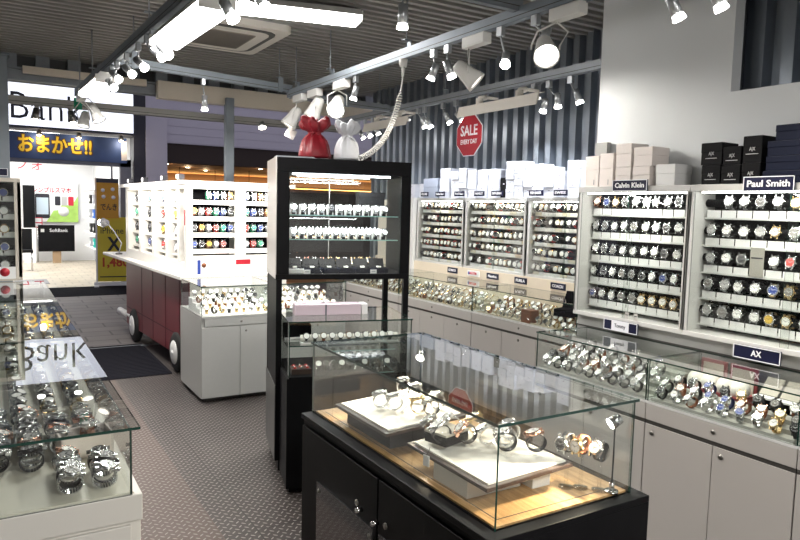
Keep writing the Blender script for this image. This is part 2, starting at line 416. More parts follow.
def face_my(p, tilt=.15, yaw=0., roll=0.):
    return Matrix.Translation(p) @ Matrix.Rotation(yaw, 4, 'Z') @ basis((1, 0, 0), (0, 0, 1), (0, -1, 0)) @ Matrix.Rotation(-tilt, 4, 'X') @ Matrix.Rotation(roll, 4, 'Z')
# crowd of small far watches: one mesh
FAR = MB(); FARM = [STEEL, LBLACK, DWHITE, GOLD, LBROWN, DBLACK, DRED, DBLUE]
def far_watch(M, strap=1, case=0, dial=2):
    ring(tmp := MB(), .0245, .0225, .019, .003, 12, strap)
    FAR.add(tmp.v, tmp.f, tmp.m, True, M)
    l = MB().lathe([(.019, CASEZ - .001), (.0205, CASEZ + .006), (.0175, CASEZ + .009)], 12, case)
    FAR.add(l.v, l.f, l.m, False, M)
    l = MB().lathe([(.0165, CASEZ + .009), (.0165, CASEZ + .0095)], 12, dial); FAR.add(l.v, l.f, l.m, False, M)

# ------------------------------------------------------------------ wall cabinets
def sign_plate(label, body, M, w, h, cat='sign', plate=NAVY, ink=TEXTW, textw=None, size=None, name='brand_sign', group=None, rim=True, bold=.02):
    """small standing plate; M: centre, x to the reader's right, z towards the reader"""
    t = thing(name, label, cat, M=M, group=group)
    MB().box(-w / 2, w / 2, -h / 2, h / 2, -.008, 0).build('plate', plate, t)
    if rim:
        r_ = h * .04 + .001; mb = MB()
        mb.box(-w / 2, w / 2, h / 2 - r_, h / 2, 0, .002); mb.box(-w / 2, w / 2, -h / 2, -h / 2 + r_, 0, .002)
        mb.box(-w / 2, -w / 2 + r_, -h / 2, h / 2, 0, .002); mb.box(w / 2 - r_, w / 2, -h / 2, h / 2, 0, .002)
        mb.build('border', SIGNW, t)
    if body: text(body, size or h * .62, ink, t, Matrix.Translation((0, 0, .001)), textw, bold=bold)
    return t
def wall_cabinet(name, label, X, ya, yb, z0, z1, depth, rows, wz, npl, led, fr=GREYL, post=.03, mid=False, crow=None):
    """open-fronted glazed display cabinet facing -X; ya<yb; rows = z of each row's watches"""
    t = thing(name, label, 'cabinet', (X, (ya + yb) / 2, z0))
    h = z1 - z0; w = (yb - ya) / 2; mb = MB()
    mb.box(0, depth, -w, w, h - .03, h); mb.box(0, depth, -w, w, 0, .022)
    mb.box(0, depth, w - .012, w, .022, h - .03); mb.box(0, depth, -w, -w + .012, .022, h - .03)
    mb.box(0, .02, w - .018, w, .022, h - .03); mb.box(0, .02, -w, -w + .018, .022, h - .03)
    mb.build('carcass', fr, t, .002)
    Box(depth - .012, depth - .004, -w + .012, w - .012, .022, h - .03).build('back_panel', BLACKF, t)
    for i, z in enumerate(rows):
        zz = z - z0
        s = MB().box(.098, depth - .012, -w + .012, w - .012, zz - .074, zz - .066).build('shelf', WHITEP, t)
        MB().cyl((.118, -w + .014, zz), (.118, w - .014, zz), .018, n=12).build('display_roll', BLACKF, s)
        k = npl
        pw = (2 * w - .05) / k
        lab = MB()
        for j in range(k):
            y = w - .025 - (j + .5) * pw
            if mid is False or abs(y) > .02:
                Box(-.0008, .0008, -pw * .46, pw * .46, -.017, .017).build('price_label', WHITEC, s, 0, (.096, y, zz - .050))
    if led:
        Box(.03, .05, -w + .04, w - .04, h - .038, h - .031).build('led_strip', LEDW, t)
        light('AREA', 'cabinet_led', t, (.04, 0, h - .042), led, (1, .95, .86), .02, 2 * w - .1, (.15, 0, -1))
    # two sliding panes
    p = MB().pane(.010, .013, -.02, w - .02, .022, h - .031); p.build('sliding_pane', [GLASS, GEDGE], t)
    p = MB().pane(.018, .021, -w + .02, .02, .022, h - .031); p.build('sliding_pane', [GLASS, GEDGE], t)
    return t
CKX = 2.75
ROWS = [1.664, 1.537, 1.412, 1.29, 1.168]
ROWN = ['top', 'second', 'third', 'fourth', 'bottom']
SH = mat('cabinet_white_frame', (.58, .575, .56), .45, vary=.02)
wall_cabinet('wall_cabinet', 'glass-fronted wall cabinet of watches under the cream gift boxes', CKX, 1.975, 2.665, 1.05, 1.745, .185, ROWS, 0, 10, 6.0, SH)
wall_cabinet('wall_cabinet', 'glass-fronted wall cabinet of watches under the black and navy boxes', CKX, 1.04, 1.975, 1.05, 1.745, .185, ROWS, 0, 12, 7.0, SH)
CKT = [['rose gold', 'blue', 'white', 'black', 'silver', 'silver', 'grey', 'silver', 'black', 'white'], ['silver', 'grey', 'white', 'silver', 'grey', 'white', 'white', 'black', 'white', 'white'],
       ['white', 'black', 'grey', 'white', 'white', 'white', 'white', 'black', 'white', 'blue'], ['white', 'black', 'white', 'grey', 'grey', 'black', 'white', 'blue', 'white', 'red'],
       ['blue', 'white', 'white', 'grey', 'grey', 'white', 'white', 'white', 'white', 'white']]
for i, z in enumerate(ROWS):
    for j in range(10):
        y = 2.665 - .025 - (j + .5) * .064
        d = CKT[i][j]; case = 'steel'
        st = random.choice(['black strap', 'steel bracelet', 'black strap'])
        if d == 'rose gold': case, d, st = 'rose gold', 'white', 'brown strap'
        if i == 0 and j == 2: case, st = 'gold', 'gold bracelet'
        if i == 4 and j > 4: case, st = 'gold', 'gold bracelet'
        if d == 'red': st = 'red strap'
        watch(face_mx((CKX + .118, y, z), random.uniform(.05, .25), random.uniform(-.1, .25), random.uniform(-.15, .15)), case, d, st,
              f'{ORD[j]} from left, {ROWN[i]} shelf, cabinet under cream boxes', 'watches in the cabinet under the cream boxes', 1.06)
PST = ['silver white grey white grey silver white white black', 'silver white white silver silver grey grey white black', 'silver white black - white red grey white black', 'grey silver white white blue grey white white grey', 'silver grey white white yellow white white grey white']
card = thing('notice_card', 'grey printed card among the watches under the black boxes', 'card', (CKX + .09, 1.975 - .025 - 3.5 * .0738, 1.412 - .04))
Box(0, .002, -.031, .031, -.028, .10).build('panel', mat('grey_card', (.30, .29, .26), .6), card); Box(-.001, 0, -.026, .026, .052, .058).build('printed_line', TEXTD, card)
for i, z in enumerate(ROWS):
    for j, d in enumerate(PST[i].split()):
        if d == '-': continue
        if i == 0 and j == 0: y0 = 0
        y = 1.975 - .025 - (j + .5 + (1.0 if i == 0 else 0)) * .0738
        case, st = 'steel', random.choice(['black strap', 'steel bracelet', 'steel bracelet'])
        if (i, j) in ((1, 4), (0, 4)): case, st = 'gold', 'black strap'
        if i == 3 and j >= 4 or i == 4 and j >= 4: case, st = ('steel', 'gold')[j % 2], 'gold bracelet'
        watch(face_mx((CKX + .118, y, z), random.uniform(.05, .25), random.uniform(-.05, .3), random.uniform(-.15, .15)), case, d, st,
              f'{ORD[j]} from left, {ROWN[i]} shelf, cabinet under black boxes', 'watches in the cabinet under the black boxes', 1.12)
# ledge band below the two near cabinets
struct('trim_4', MB().box(2.79, 2.95, -2.0, 2.665, .80, 1.05).box(2.785, 2.79, -2.0, 2.665, .985, .992, 1), [GREYD, GROOVE])
sign_plate('navy brand sign reading Calvin Klein below the cream boxes', 'Calvin Klein', FACE_MX((2.738, 2.314, 1.747)), .214, .056, textw=.18)
sign_plate('navy brand sign reading Paul Smith below the black boxes', 'Paul Smith', FACE_MX((2.738, 1.607, 1.742)), .214, .062, textw=.18)
sign_plate('navy brand sign reading AX on the ledge over the counter', 'AX', FACE_MX((2.74, 1.606, 1.030)), .205, .058, textw=.045)
t = sign_plate('navy brand sign with painted lamp glare on ledge under the cream-box cabinet', None, FACE_MX((2.74, 2.325, 1.032)), .214, .054)
Box(-.055, .055, -.024, .024, .0005, .002).build('painted_glare', SIGNW, t); text('Tommy', .028, NAVY, t, Matrix.Translation((0, 0, .002)), .07)  # lamp glare painted as a white patch across the middle of the navy plate
for k, y in enumerate((2.30, 2.245)):
    t = thing('small_card', f'tiny grey card on the ledge above the glare-painted navy sign, {("left", "right")[k]} one', 'card', (2.755, y, 1.072)); Box(0, .003, -.012, .012, 0, .035).build('panel', PLAST, t); Box(-.0008, 0, -.008, .008, .02, .024).build('print', TEXTD, t)

# boxes on top of the near cabinets
def carton(label, x0, x1, y0, y1, z0, z1, m, lidm=None, cat='box', group=None, name='gift_box', mark=None, rz=0.):
    """lidded box: base, slightly larger lid, and an optional printed mark on the -X face"""
    cx, cy = (x0 + x1) / 2, (y0 + y1) / 2; hx, hy, h = (x1 - x0) / 2, (y1 - y0) / 2, z1 - z0
    t = thing(name, label, cat, (cx, cy, z0), rz, group)
    Box(-hx + .002, hx - .002, -hy + .002, hy - .002, 0, h * .6).build('base', m, t)
    Box(-hx, hx, -hy, hy, h * .55, h).build('lid', lidm or m, t, .003)
    if mark:
        kind, mm = mark
        mb = MB()
        if kind == 'ax':
            pass
        elif kind == 'dot': mb.box(-hx - .0008, -hx, -.008, .008, h * .66, h * .72)
        elif kind == 'edge': mb.box(-hx - .0008, -hx, -hy * .4, -hy * .34, .012, .04)
        if mb.v: mb.build('printed_mark', mm, t)
        if kind == 'ax':
            text('A|X', .022, mm, t, FACE_MX((-hx - .0005, .0, h * .5)), .026, depth=.0003)
            Box(-hx - .0008, -hx, -.028, .028, h * .5 - .022, h * .5 - .0195).build('underline', mm, t)
    return t
INKG = mat('faint_ink', (.16, .16, .19), .6)
TOPZ = 1.745
for lab, ya, yb, z0, z1 in (('tall cream gift box at the far end of the near cabinet top', 2.575, 2.672, TOPZ, 1.912), ('tall cream gift box beside the stacked plastic-wrapped boxes', 2.478, 2.570, TOPZ, 1.922)):
    carton(lab, 2.80, 2.90, ya, yb, z0, z1, CREAMB, group='cream gift boxes', mark=('edge', INKG))
for lab, ya, yb, z0, z1 in (('cream wrapped box, lower left of the stacked four', 2.362, 2.462, TOPZ, 1.845), ('cream wrapped box, lower right of the stacked four', 2.245, 2.352, TOPZ, 1.845),
                            ('cream wrapped box, upper left and tallest of the stack', 2.364, 2.464, 1.846, 1.965), ('cream wrapped box, upper right of the stacked four', 2.235, 2.350, 1.846, 1.94)):
    t = carton(lab, 2.80, 2.93, ya, yb, z0, z1, CREAMB, group='cream gift boxes')
    w_, h_ = (yb - ya) / 2 + .002, z1 - z0 + .001
    MB().box(-.069, .066, -w_, w_, .001, h_).build('plastic_wrap', glass_mat('wrap', (.98, .98, .98), 1.35, .12) if 'wrap' not in MATS else MATS['wrap'], t)
carton('single white cube box at the right of the cream boxes', 2.80, 2.93, 2.10, 2.21, TOPZ, 1.85, WHITEP, group='cream gift boxes')
INKL = mat('silver_ink', (.55, .55, .55), .5)
for lab, ya, yb, z0, z1 in (('black watch box, upper left of the black boxes', 1.862, 1.968, 1.836, 1.935), ('black watch box, lower left corner of the black boxes', 1.866, 1.96, TOPZ, 1.835),
                            ('black watch box, lower middle of the black boxes', 1.772, 1.862, TOPZ, 1.83), ('black watch box, upper middle of the black boxes', 1.772, 1.858, 1.831, 1.912),
                            ('black watch box, tallest one on top at right of black boxes', 1.68, 1.766, 1.838, 1.951), ('black watch box, lower right beside the navy boxes', 1.682, 1.766, TOPZ, 1.837)):
    carton(lab, 2.80, 2.92, ya, yb, z0, z1, BLACK, group='black watch boxes', mark=('ax', INKL))
for k, (ya, z0, z1) in enumerate(((1.665, TOPZ, 1.798), (1.655, 1.799, 1.859), (1.652, 1.860, 1.921), (1.622, 1.922, 1.985))):
    carton(f'long navy box, {ORD[k]} from the bottom of the navy stack', 2.79, 2.93, ya - .34, ya, z0, z1, NAVYB, group='navy boxes')
t = thing('upright_board', 'grey upright panel behind the tall cream gift boxes', 'panel', (2.91, 2.68, TOPZ)); Box(0, .03, -.055, .03, 0, .245).build('board', GREYD, t); Box(.0, .03, -.055, .03, .245, .25).build('cap', GREYD, t)

# ------------------------------------------------------------------ right-hand glass counters
def counter(label, x0, x1, y0, y1, zb, zg, doors, pane_front='x', front=GREYL, label_extra=None, kick=True):
    """glass counter facing -X: cupboard base with doors, ledge, glass box"""
    t = thing('glass_counter', label, 'counter', (x0, (y0 + y1) / 2, 0)); w = (y1 - y0) / 2; D = x1 - x0
    Box(.02, D, -w, w, .06, zb - .012).build('carcass', front, t)
    Box(.05, D, -w, w, 0, .06).build('kickboard', GROOVE, t)
    Box(0, D, -w, w, zb - .012, zb).build('ledge', WHITEP, t, .002)
    f = Box(0, .02, -w + .001, w - .001, zb - .082, zb - .013).build('fascia', front, t, .001)
    Box(.004, .02, -w, w, zb - .1, zb - .082).build('shadow_gap', GROOVE, t)
    n = doors; dw = 2 * w / n
    for k in range(n):
        a = -w + k * dw
        dr = Box(0, .02, a + .002, a + dw - .002, .065, zb - .101).build('door', front, t, .001)
        MB().cyl((-.004, a + (dw * .5 if n == 3 else dw * .88), zb - .135), (.002, a + (dw * .5 if n == 3 else dw * .88), zb - .135), .010, n=14).build('lock', KEYM, dr)
    MB().cyl((-.004, 0, zb - .045), (.002, 0, zb - .045), .009, n=14).build('lock', KEYM, f)
    MB().pane(.0, .005, -w + .004, w - .004, zb, zg - .006).build('front_pane', [GLASS, GEDGE], t)
    MB().pane(.006, D - .004, w - .006, w - .001, zb, zg - .006).build('end_pane', [GLASS, GEDGE], t)
    MB().pane(.006, D - .004, -w + .001, -w + .006, zb, zg - .006).build('end_pane', [GLASS, GEDGE], t)
    MB().pane(-.004, D, -w, w, zg - .006, zg).build('top_pane', [GLASS, GEDGE], t)
    return t
RX = 2.42
counter('grey glass counter below the cream-box cabinet', RX, 2.785, 1.893, 2.59, .80, .985, 2)
counter('grey glass counter at the right edge below the AX sign', RX, 2.785, 1.245, 1.890, .80, .985, 2)
counter('grey glass counter nearest the viewer, just outside the right edge', RX, 2.785, .60, 1.242, .80, .985, 2)
# stepped trays inside
def steps(label, x0, n, dx, dz, y0, y1, z, m=WHITEP):
    t = thing('stepped_tray', label, 'display stand', (x0, (y0 + y1) / 2, z)); mb = MB(); w = (y1 - y0) / 2
    for k in range(n): mb.box(k * dx, (k + 1) * dx, -w, w, 0, .006 + k * dz)
    mb.build('tiers', m, t); Box(-.004, 0, -w, w, 0, .012).build('front_lip', m, t)
    return t
GTRAY = mat('grey_tray', (.42, .42, .39), .6)
steps('stepped grey tray inside the counter below the cream-box cabinet', 2.435, 5, .062, .018, 1.91, 2.575, .801, GTRAY)
steps('stepped grey tray inside the counter below the AX sign', 2.435, 3, .062, .018, 1.26, 1.875, .801, GTRAY)
RN = ['front', 'second', 'third', 'fourth', 'back']
for r_ in range(5):
    for j in range(9):
        if r_ == 4 and j % 2 == 0: continue
        y = 2.545 - j * .071 + (r_ % 2) * .02
        k = pick([m for m in MENS if m[2] != 'gold bracelet'] + [('steel', 'grey', 'black strap'), ('black', 'grey', 'black strap'), ('steel', 'black', 'brown strap')] * 2)
        watch(face_mx((2.435 + r_ * .062 + .031, y, .801 + .006 + r_ * .018 + .0285), .75 + random.uniform(-.15, .15), random.uniform(-.35, .35), random.uniform(-.2, .2)), *k,
              f'{ORD[j]} from left, {RN[r_]} row, counter below cream-box cabinet', 'watches in the counter under the cream-box cabinet', .92)
for r_ in range(3):
    for j in range(9):
        y = 1.845 - j * .071 + (r_ % 2) * .02
        k = pick(MENS + [('steel', 'white', 'brown strap'), ('steel', 'blue', 'navy strap'), ('black', 'grey', 'black strap'), ('steel', 'grey', 'black strap'), ('steel', 'black', 'black strap')] + ([('gold', 'white', 'gold bracelet')] * 8 if j > 6 else []))
        watch(face_mx((2.435 + r_ * .062 + .031, y, .801 + .006 + r_ * .018 + .0285), .75 + random.uniform(-.15, .15), random.uniform(-.35, .35), random.uniform(-.2, .2)), *k,
              f'{ORD[j]} from left, {RN[r_]} row, counter below AX sign', 'watches in the counter under the black-box cabinet', .92)
PINKR = mat('dusky_red', (.30, .06, .07), .5)
for k, y in enumerate((1.80, 1.66)):
    t = thing('open_watch_box', f'open red watch box with white cushions, {("left", "right")[k]} of the pair in counter', 'watch box', (2.70, y, .801))
    mb = MB().box(-.06, .05, -.06, .06, 0, .05).build('base', PINKR, t); mb = MB().box(.05, .06, -.062, .062, .03, .165); mb.build('lid', PINKR, t)
    Box(.046, .05, -.048, .048, .045, .15).build('lid_lining', mat('lining_beige', (.62, .58, .50), .7), t)
    for s in (-1, 1): MB().cyl((-.02, s * .032 - .024, .075), (-.02, s * .032 + .024, .075), .036, n=14).build('cushion', WCLOTH, t)
for k, y in enumerate((1.515, 1.43)):
    t = thing('black_watch_box', f'small black watch box with beige lid, {("left", "right")[k]} of two in counter', 'watch box', (2.69, y, .801))
    Box(-.04, .04, -.035, .035, 0, .075).build('base', BLACK, t); Box(-.05, -.006, -.036, .036, .075, .082).build('flap', WHITEC, t)
    MB().box(-.002, .004, -.036, .036, 0, .085, 0, Matrix.Translation((.0, 0, .082)) @ Matrix.Rotation(.75, 4, 'Y')).build('lid', mat('beige_lid', (.52, .49, .42), .6), t)
for k, (y, m, dl, cs) in enumerate(((1.345, LBLACK, 'silver', 'steel'), (1.285, DRED, 'red', 'steel'))):
    watch(face_mx((2.68, y, .93), .5, .3, 0), cs, dl, ('steel bracelet', 'red strap')[k], f'raised upright behind rows in counter below AX sign', 'watches in the counter under the black-box cabinet', 1.35)
    t = thing('watch_stand', f'clear stand holding the raised {("silver", "red")[k]} watch in counter', 'stand', (2.69, y, .801)); MB().cyl((0, 0, 0), (0, 0, .10), .006, n=8).build('post', ACRYL, t); MB().cyl((0, 0, 0), (0, 0, .006), .025, n=14).build('foot', ACRYL, t)

# ------------------------------------------------------------------ far wall run: counters, cabinets, boxes
BX = 3.29
for k, (a, b) in enumerate(((3.15, 4.28), (4.285, 5.42), (5.425, 6.6))):
    counter(f'grey glass counter along the far right wall, {ORD[k]} from the near end', BX, 3.69, a, b, .80, 1.0, 3)
struct('trim_5', Box(3.69, 4.0, 2.80, 6.6, .80, 1.085), mat('cream_fascia', (.78, .68, .54), .5, vary=.03))
WARM = mat('warm_label_strip', (.78, .74, .62), .6)
FX = 3.70
FROWS = [1.64, 1.52, 1.40, 1.285, 1.165]
FC = [(3.30, 4.13, 'nearest'), (4.14, 4.97, 'middle'), (4.98, 5.78, 'farthest')]
for k, (a, b, nm) in enumerate(FC):
    t = thing('wall_cabinet', f'lit watch cabinet on the far right wall, {nm} of three', 'cabinet', (FX, (a + b) / 2, 1.085)); w = (b - a) / 2; h = 1.72 - 1.085
    mb = MB().box(0, .22, -w, w, h - .03, h).box(0, .22, -w, w, 0, .02).box(0, .2, w - .012, w, .02, h - .03).box(0, .2, -w, -w + .012, .02, h - .03)
    mb.box(0, .02, w - .03, w, .02, h - .03).box(0, .02, -w, -w + .03, .02, h - .03); mb.build('carcass', SH, t, .002)
    Box(.19, .2, -w + .012, w - .012, .02, h - .03).build('back_panel', mat('brown_felt', (.03, .022, .016), .9), t)
    for i, z in enumerate(FROWS):
        zz = z - 1.085
        s = Box(.06, .19, -w + .012, w - .012, zz - .068, zz - .062).build('shelf', WHITEP, t)
        MB().cyl((.075, -w + .014, zz), (.075, w - .014, zz), .018, n=10).build('display_roll', mat('brown_felt_roll', (.018, .014, .011), .9), s)
        for j in range(10):
            pw = (2 * w - .06) / 10
            Box(-.0008, .0008, -pw * .48, pw * .48, -.013, .013).build('price_label', (WARM, WHITEC)[(i + j + k) % 4 > 0], s, 0, (.056, w - .03 - (j + .5) * pw, zz - .049))
        for j in range(13):
            y = (a + b) / 2 + w - .05 - j * (2 * w - .1) / 12
            c = [(1, 0, 2), (1, 0, 5), (0, 0, 2), (4, 3, 2), (1, 3, 2), (6, 0, 2), (1, 0, 2)][(j * 3 + i * 5 + k) % 7]
            if i in (2, 3) and k == 2: c = (6, 0, 2) if j % 2 else (1, 3, 2)
            if random.random() < .94:
                far_watch(face_mx((FX + .075, y, z), random.uniform(0, .3), random.uniform(-.1, .3)) @ Matrix.Scale(1.15, 4), *c)
    Box(.03, .05, -w + .04, w - .04, h - .037, h - .031).build('led_strip', LEDW, t)
    light('AREA', 'cabinet_led', t, (.04, 0, h - .042), 2.6, (1, .88, .68), .02, 2 * w - .1, (.2, 0, -1))
    MB().pane(.008, .011, -.01, w - .03, .02, h - .03).build('sliding_pane', [GLASS, GEDGE], t); MB().pane(.014, .017, -w + .03, .01, .02, h - .03).build('sliding_pane', [GLASS, GEDGE], t)
# end panel of the run
struct('trim_6', Box(3.66, 3.98, 5.79, 5.83, .80, 1.72), WHITEP)
# small brand plates on top of and below the far cabinets
for body, y, w in (('CLUSE', 5.63, .125), ('Kahlen Shaw', 5.36, .15), ('Angel Heart', 5.05, .15), ('HAMLET', 4.755, .14), ('DIFFUSION', 4.51, .15), ('TED BAKER', 4.03, .16), ('SWISS', 3.76, .14)):
    sign_plate(f'small navy sign reading {body if body != "SWISS" else "SWISS"} on the far cabinet tops', body, FACE_MX((3.688, y, 1.755)), w, .044, textw=w * .82, rim=False, bold=.03)
for body, y, w in (('ICE WATCH', 5.11, .15), ('Maserati', 4.52, .155), ('FURLA', 4.16, .145), ('COACH', 3.735, .155)):
    sign_plate(f'small navy sign reading {"Mas...ti" if 0 else body} on the cream band over far counter' if body != 'Maserati' else 'small navy sign with script lettering on the cream band over far counter', 'Nautica' if body == 'Maserati' else body, FACE_MX((3.681, y, 1.045)), w, .05, textw=w * .75, rim=False, bold=.03)
t = sign_plate('small white sign with red lettering on the cream band', 'SALE ITEM', FACE_MX((3.681, 4.79, 1.045)), .17, .05, plate=WHITEC, ink=TEXTR, textw=.10, rim=False)
MB().cyl((-.062, 0, 0), (-.062, 0, .001), .014, n=12).build('logo', DBLUE, t)
# white boxes stacked on the far cabinet tops
STK = [(5.345, .165, (.093, .093, .093)), (5.185, .13, (.085, .085, .075)), (5.055, .115, (.09, .09, .09)), (4.925, .13, (.08, .08, .09)), (4.775, .15, (.12, .128)), (4.625, .13, (.12, .128)),
       (4.40, .11, (.076, .076, .076, .076)), (4.285, .11, (.1, .1, .1)), (4.17, .11, (.085, .085, .1)), (4.055, .11, (.09, .09, .085)), (3.935, .115, (.08, .08, .08)), (3.81, .12, (.1, .1)), (3.68, .13, (.135, .14)), (3.54, .12, (.12, .12))]
for k, (y, w, hs) in enumerate(STK):
    z = 1.72
    for i, h in enumerate(hs):
        carton(f'white watch box, {ORD[i]} up in the {ORD[k]} stack from left on far cabinets', 3.72 + random.uniform(0, .02), 3.85, y - w / 2 + .003, y + w / 2 - .003, z + .0012, z + h - .0012, WHITEB, group='white boxes on the far cabinets', name='white_box', mark=('dot', INKG))
        z += h
carton('wide pale blue-grey box file at the far end of the cabinet tops', 3.72, 3.90, 5.45, 5.70, 1.7205, 1.91, mat('bluegrey_card', (.42, .47, .58), .6), name='box_file')
carton('slim white box beside the blue-grey box file', 3.72, 3.90, 5.703, 5.775, 1.7205, 1.86, WHITEB, name='white_box')
carton('black box standing in the gap between white stacks', 3.76, 3.88, 4.465, 4.55, 1.7205, 1.89, BLACK, mark=('dot', SIGNW), name='watch_box')
for i in range(2): carton(f'white box beyond the far cabinet end panel, {("lower", "upper")[i]} one', 3.72, 3.86, 5.86, 5.98, 1.7 + i * .08 + .001, 1.7 + (i + 1) * .08, WHITEB, name='white_box', mark=('dot', INKG))
# tall white cupboard beyond the far cabinets carries those two
t = thing('tall_cupboard', 'tall cream cupboard at the end of the far wall', 'cupboard', (3.71, 6.2, 0)); Box(0, .27, -.36, .36, .0, 1.70).build('carcass', CREAM, t)
for s in (-1, 1): Box(-.018, 0, s * .18 - .175, s * .18 + .175, .06, 1.69).build('door', CREAM, t)
# far counter contents, part of the crowd
for a, b in ((3.2, 4.24), (4.32, 5.39), (5.46, 6.5)):
    for r_ in range(4):
        n = int((b - a) / .075)
        for j in range(n):
            y = b - .02 - (j + .5) * (b - a) / n
            c = [(0, 0, 2), (1, 0, 2), (0, 0, 5), (3, 3, 2), (4, 3, 2)][random.randrange(5)]
            far_watch(face_mx((BX + .05 + r_ * .075, y + random.uniform(-.02, .02), .801 + .028 + r_ * .02), .8 + random.uniform(-.3, .3), random.uniform(-.6, .6)), *c)
    t = thing('stepped_tray', 'stepped beige tray of watches in the far counter, ' + ('nearest of three' if b < 4.3 else 'middle one' if b < 5.4 else 'farthest of three'), 'display stand', (BX + .02, (a + b) / 2, .801)); mb = MB(); w = (b - a) / 2
    for r_ in range(4): mb.box(r_ * .075, r_ * .075 + .075, -w, w, 0, .004 + r_ * .02)
    mb.build('tiers', mat('beige_tray', (.52, .47, .36), .7), t); Box(-.004, 0, -w, w, 0, .01).build('front_lip', MATS['beige_tray'], t)
t = thing('leather_box', 'brown leather watch box in far counter near its right end', 'watch box', (BX + .055, 3.66, .802)); Box(-.04, .04, -.05, .05, 0, .07).build('base', LBROWN, t); Box(-.041, .041, -.051, .051, .07, .095).build('lid', LBROWN, t, .003)
t = thing('open_case', 'black open presentation case at the right end of far counter', 'watch box', (BX + .16, 3.40, .882), .3); MB().box(-.06, .06, -.07, .07, 0, .05).build('base', BLACKF, t)
MB().box(0, .012, -.07, .07, 0, .13, 0, Matrix.Translation((.06, 0, .05)) @ Matrix.Rotation(.5, 4, 'Y')).build('lid', BLACKF, t)

# ------------------------------------------------------------------ black showcase in the foreground
t = SC = thing('showcase', 'black showcase with a glass top and oak floor in the foreground', 'showcase', (1.35, 1.85, 0))
hx, hy, ZB = .29, .60, .78
LX = -.305
mb = MB().box(LX + .012, hx, -hy, hy, .02, ZB - .02).box(LX, hx, -hy, hy, ZB - .02, ZB).build('base', BLACK, t, .002)
WI = mat('showcase_rim', (.05, .052, .055), .35)
Box(-.25, .245, -.55, .58, ZB, ZB + .006).build('oak_floor', OAK, t)
mb = MB().box(-.222, -.219, -.52, .55, ZB + .006, ZB + .0066).box(-.222, .21, -.52, -.517, ZB + .006, ZB + .0066); mb.build('inlay_line', GROOVE, t)
for k, (a, b) in enumerate(((-.01, .43), (-.49, -.05))):
    dr = Box(LX, LX + .012, a - .015, b + .155 if k == 0 else b + .015, .04, ZB - .045).build('door', BLACK, t, .001)
    p = MB().box(LX - .006, LX, a, b, .10, .56); p.build('acrylic_panel', mat('smoked_acrylic', (.22, .22, .23), .06, metal=.85), dr)
    for yy in (a + .02, b - .02): MB().cyl((LX - .009, yy, .53), (LX - .006, yy, .53), .008, n=10).build('screw', KEYM, dr)
    ky = (.055, -.035)[k]
    MB().cyl((LX - .024, ky + (.02 if k == 0 else .0), .592), (LX, ky + (.02 if k == 0 else .0), .592), .008, n=14).build('knob', CHROME, dr)
    MB().cyl((LX - .004, ky + (.055 if k == 0 else -.05), .602), (LX, ky + (.055 if k == 0 else -.05), .602), .011, n=14).build('lock', KEYM, dr)
GT = 1.065
g0x, g1x, g0y, g1y = -.262, .255, -.56, .59
MB().pane(g0x, g0x + .006, g0y, g1y, ZB, GT - .008).build('side_pane', [GLASS, GEDGE], t); MB().pane(g1x - .006, g1x, g0y, g1y, ZB, GT - .008).build('side_pane', [GLASS, GEDGE], t)
MB().pane(g0x + .006, g1x - .006, g0y, g0y + .006, ZB, GT - .008).build('end_pane', [GLASS, GEDGE], t); MB().pane(g0x + .006, g1x - .006, g1y - .006, g1y, ZB, GT - .008).build('end_pane', [GLASS, GEDGE], t)
MB().pane(g0x - .006, g1x + .008, g0y - .008, g1y + .006, GT - .008, GT).build('top_pane', [GLASS, GEDGE], t)
# trays
DW = mat('dark_walnut', (.055, .035, .028), .4, vary=.2, vscale=20)
def tray(label, cx, cy, z, hx, hy, tilt, rz=0.):
    t = thing('display_tray', label, 'tray', M=Matrix.Translation((cx, cy, z)) @ Matrix.Rotation(rz, 4, 'Z') @ Matrix.Rotation(tilt, 4, 'Y'))
    MB().box(-hx, hx, -hy, hy, 0, .012).build('board', DW, t, .002)
    Box(-hx + .018, hx - .012, -hy + .018, hy - .018, .012, .017).build('cloth_pad', WCLOTH, t)
    return t
tray('far white-padded walnut tray in the black showcase', 1.275, 2.08, .852, .165, .195, -.06)
t = thing('tray_plinth', 'black plinth under the far tray in the showcase', 'plinth', (1.275, 2.08, .786)); Box(-.13, .13, -.16, .16, 0, .05).build('block', BLACKM, t); Box(-.134, -.13, -.13, .13, .036, .044).build('trim_strip', CHROME, t)
tray('near white-padded walnut tray in the black showcase', 1.285, 1.575, .852, .16, .205, -.05)
t = thing('tray_plinth', 'white plinth block under the near tray in the showcase', 'plinth', (1.235, 1.555, .786)); Box(-.10, .10, -.085, .085, 0, .055).build('block', WHITEP, t, .002)
t = thing('tray_plinth', 'second white plinth block under the right side of near tray', 'plinth', (1.385, 1.47, .786)); Box(-.035, .035, -.035, .035, 0, .056).build('block', WHITEP, t, .002)
t = thing('watch_box', 'closed black watch box on the near tray of showcase', 'watch box', (1.22, 1.69, .877), .25); Box(-.06, .05, -.045, .045, 0, .03).build('base', BLACKF, t, .003); Box(-.06, .05, -.045, .045, .031, .038).build('pale_lid', mat('pale_lid_card', (.5, .48, .42), .6), t)
t = thing('price_tag', 'small white price tag hanging off the near tray edge', 'tag', (1.118, 1.655, .838), .2); Box(-.002, .002, -.012, .012, -.015, .018).build('ticket', WHITEC, t); MB().tube([(0, 0, .018), (.01, 0, .03), (.025, .01, .036)], .001, 6).build('string', BLACKM, t)
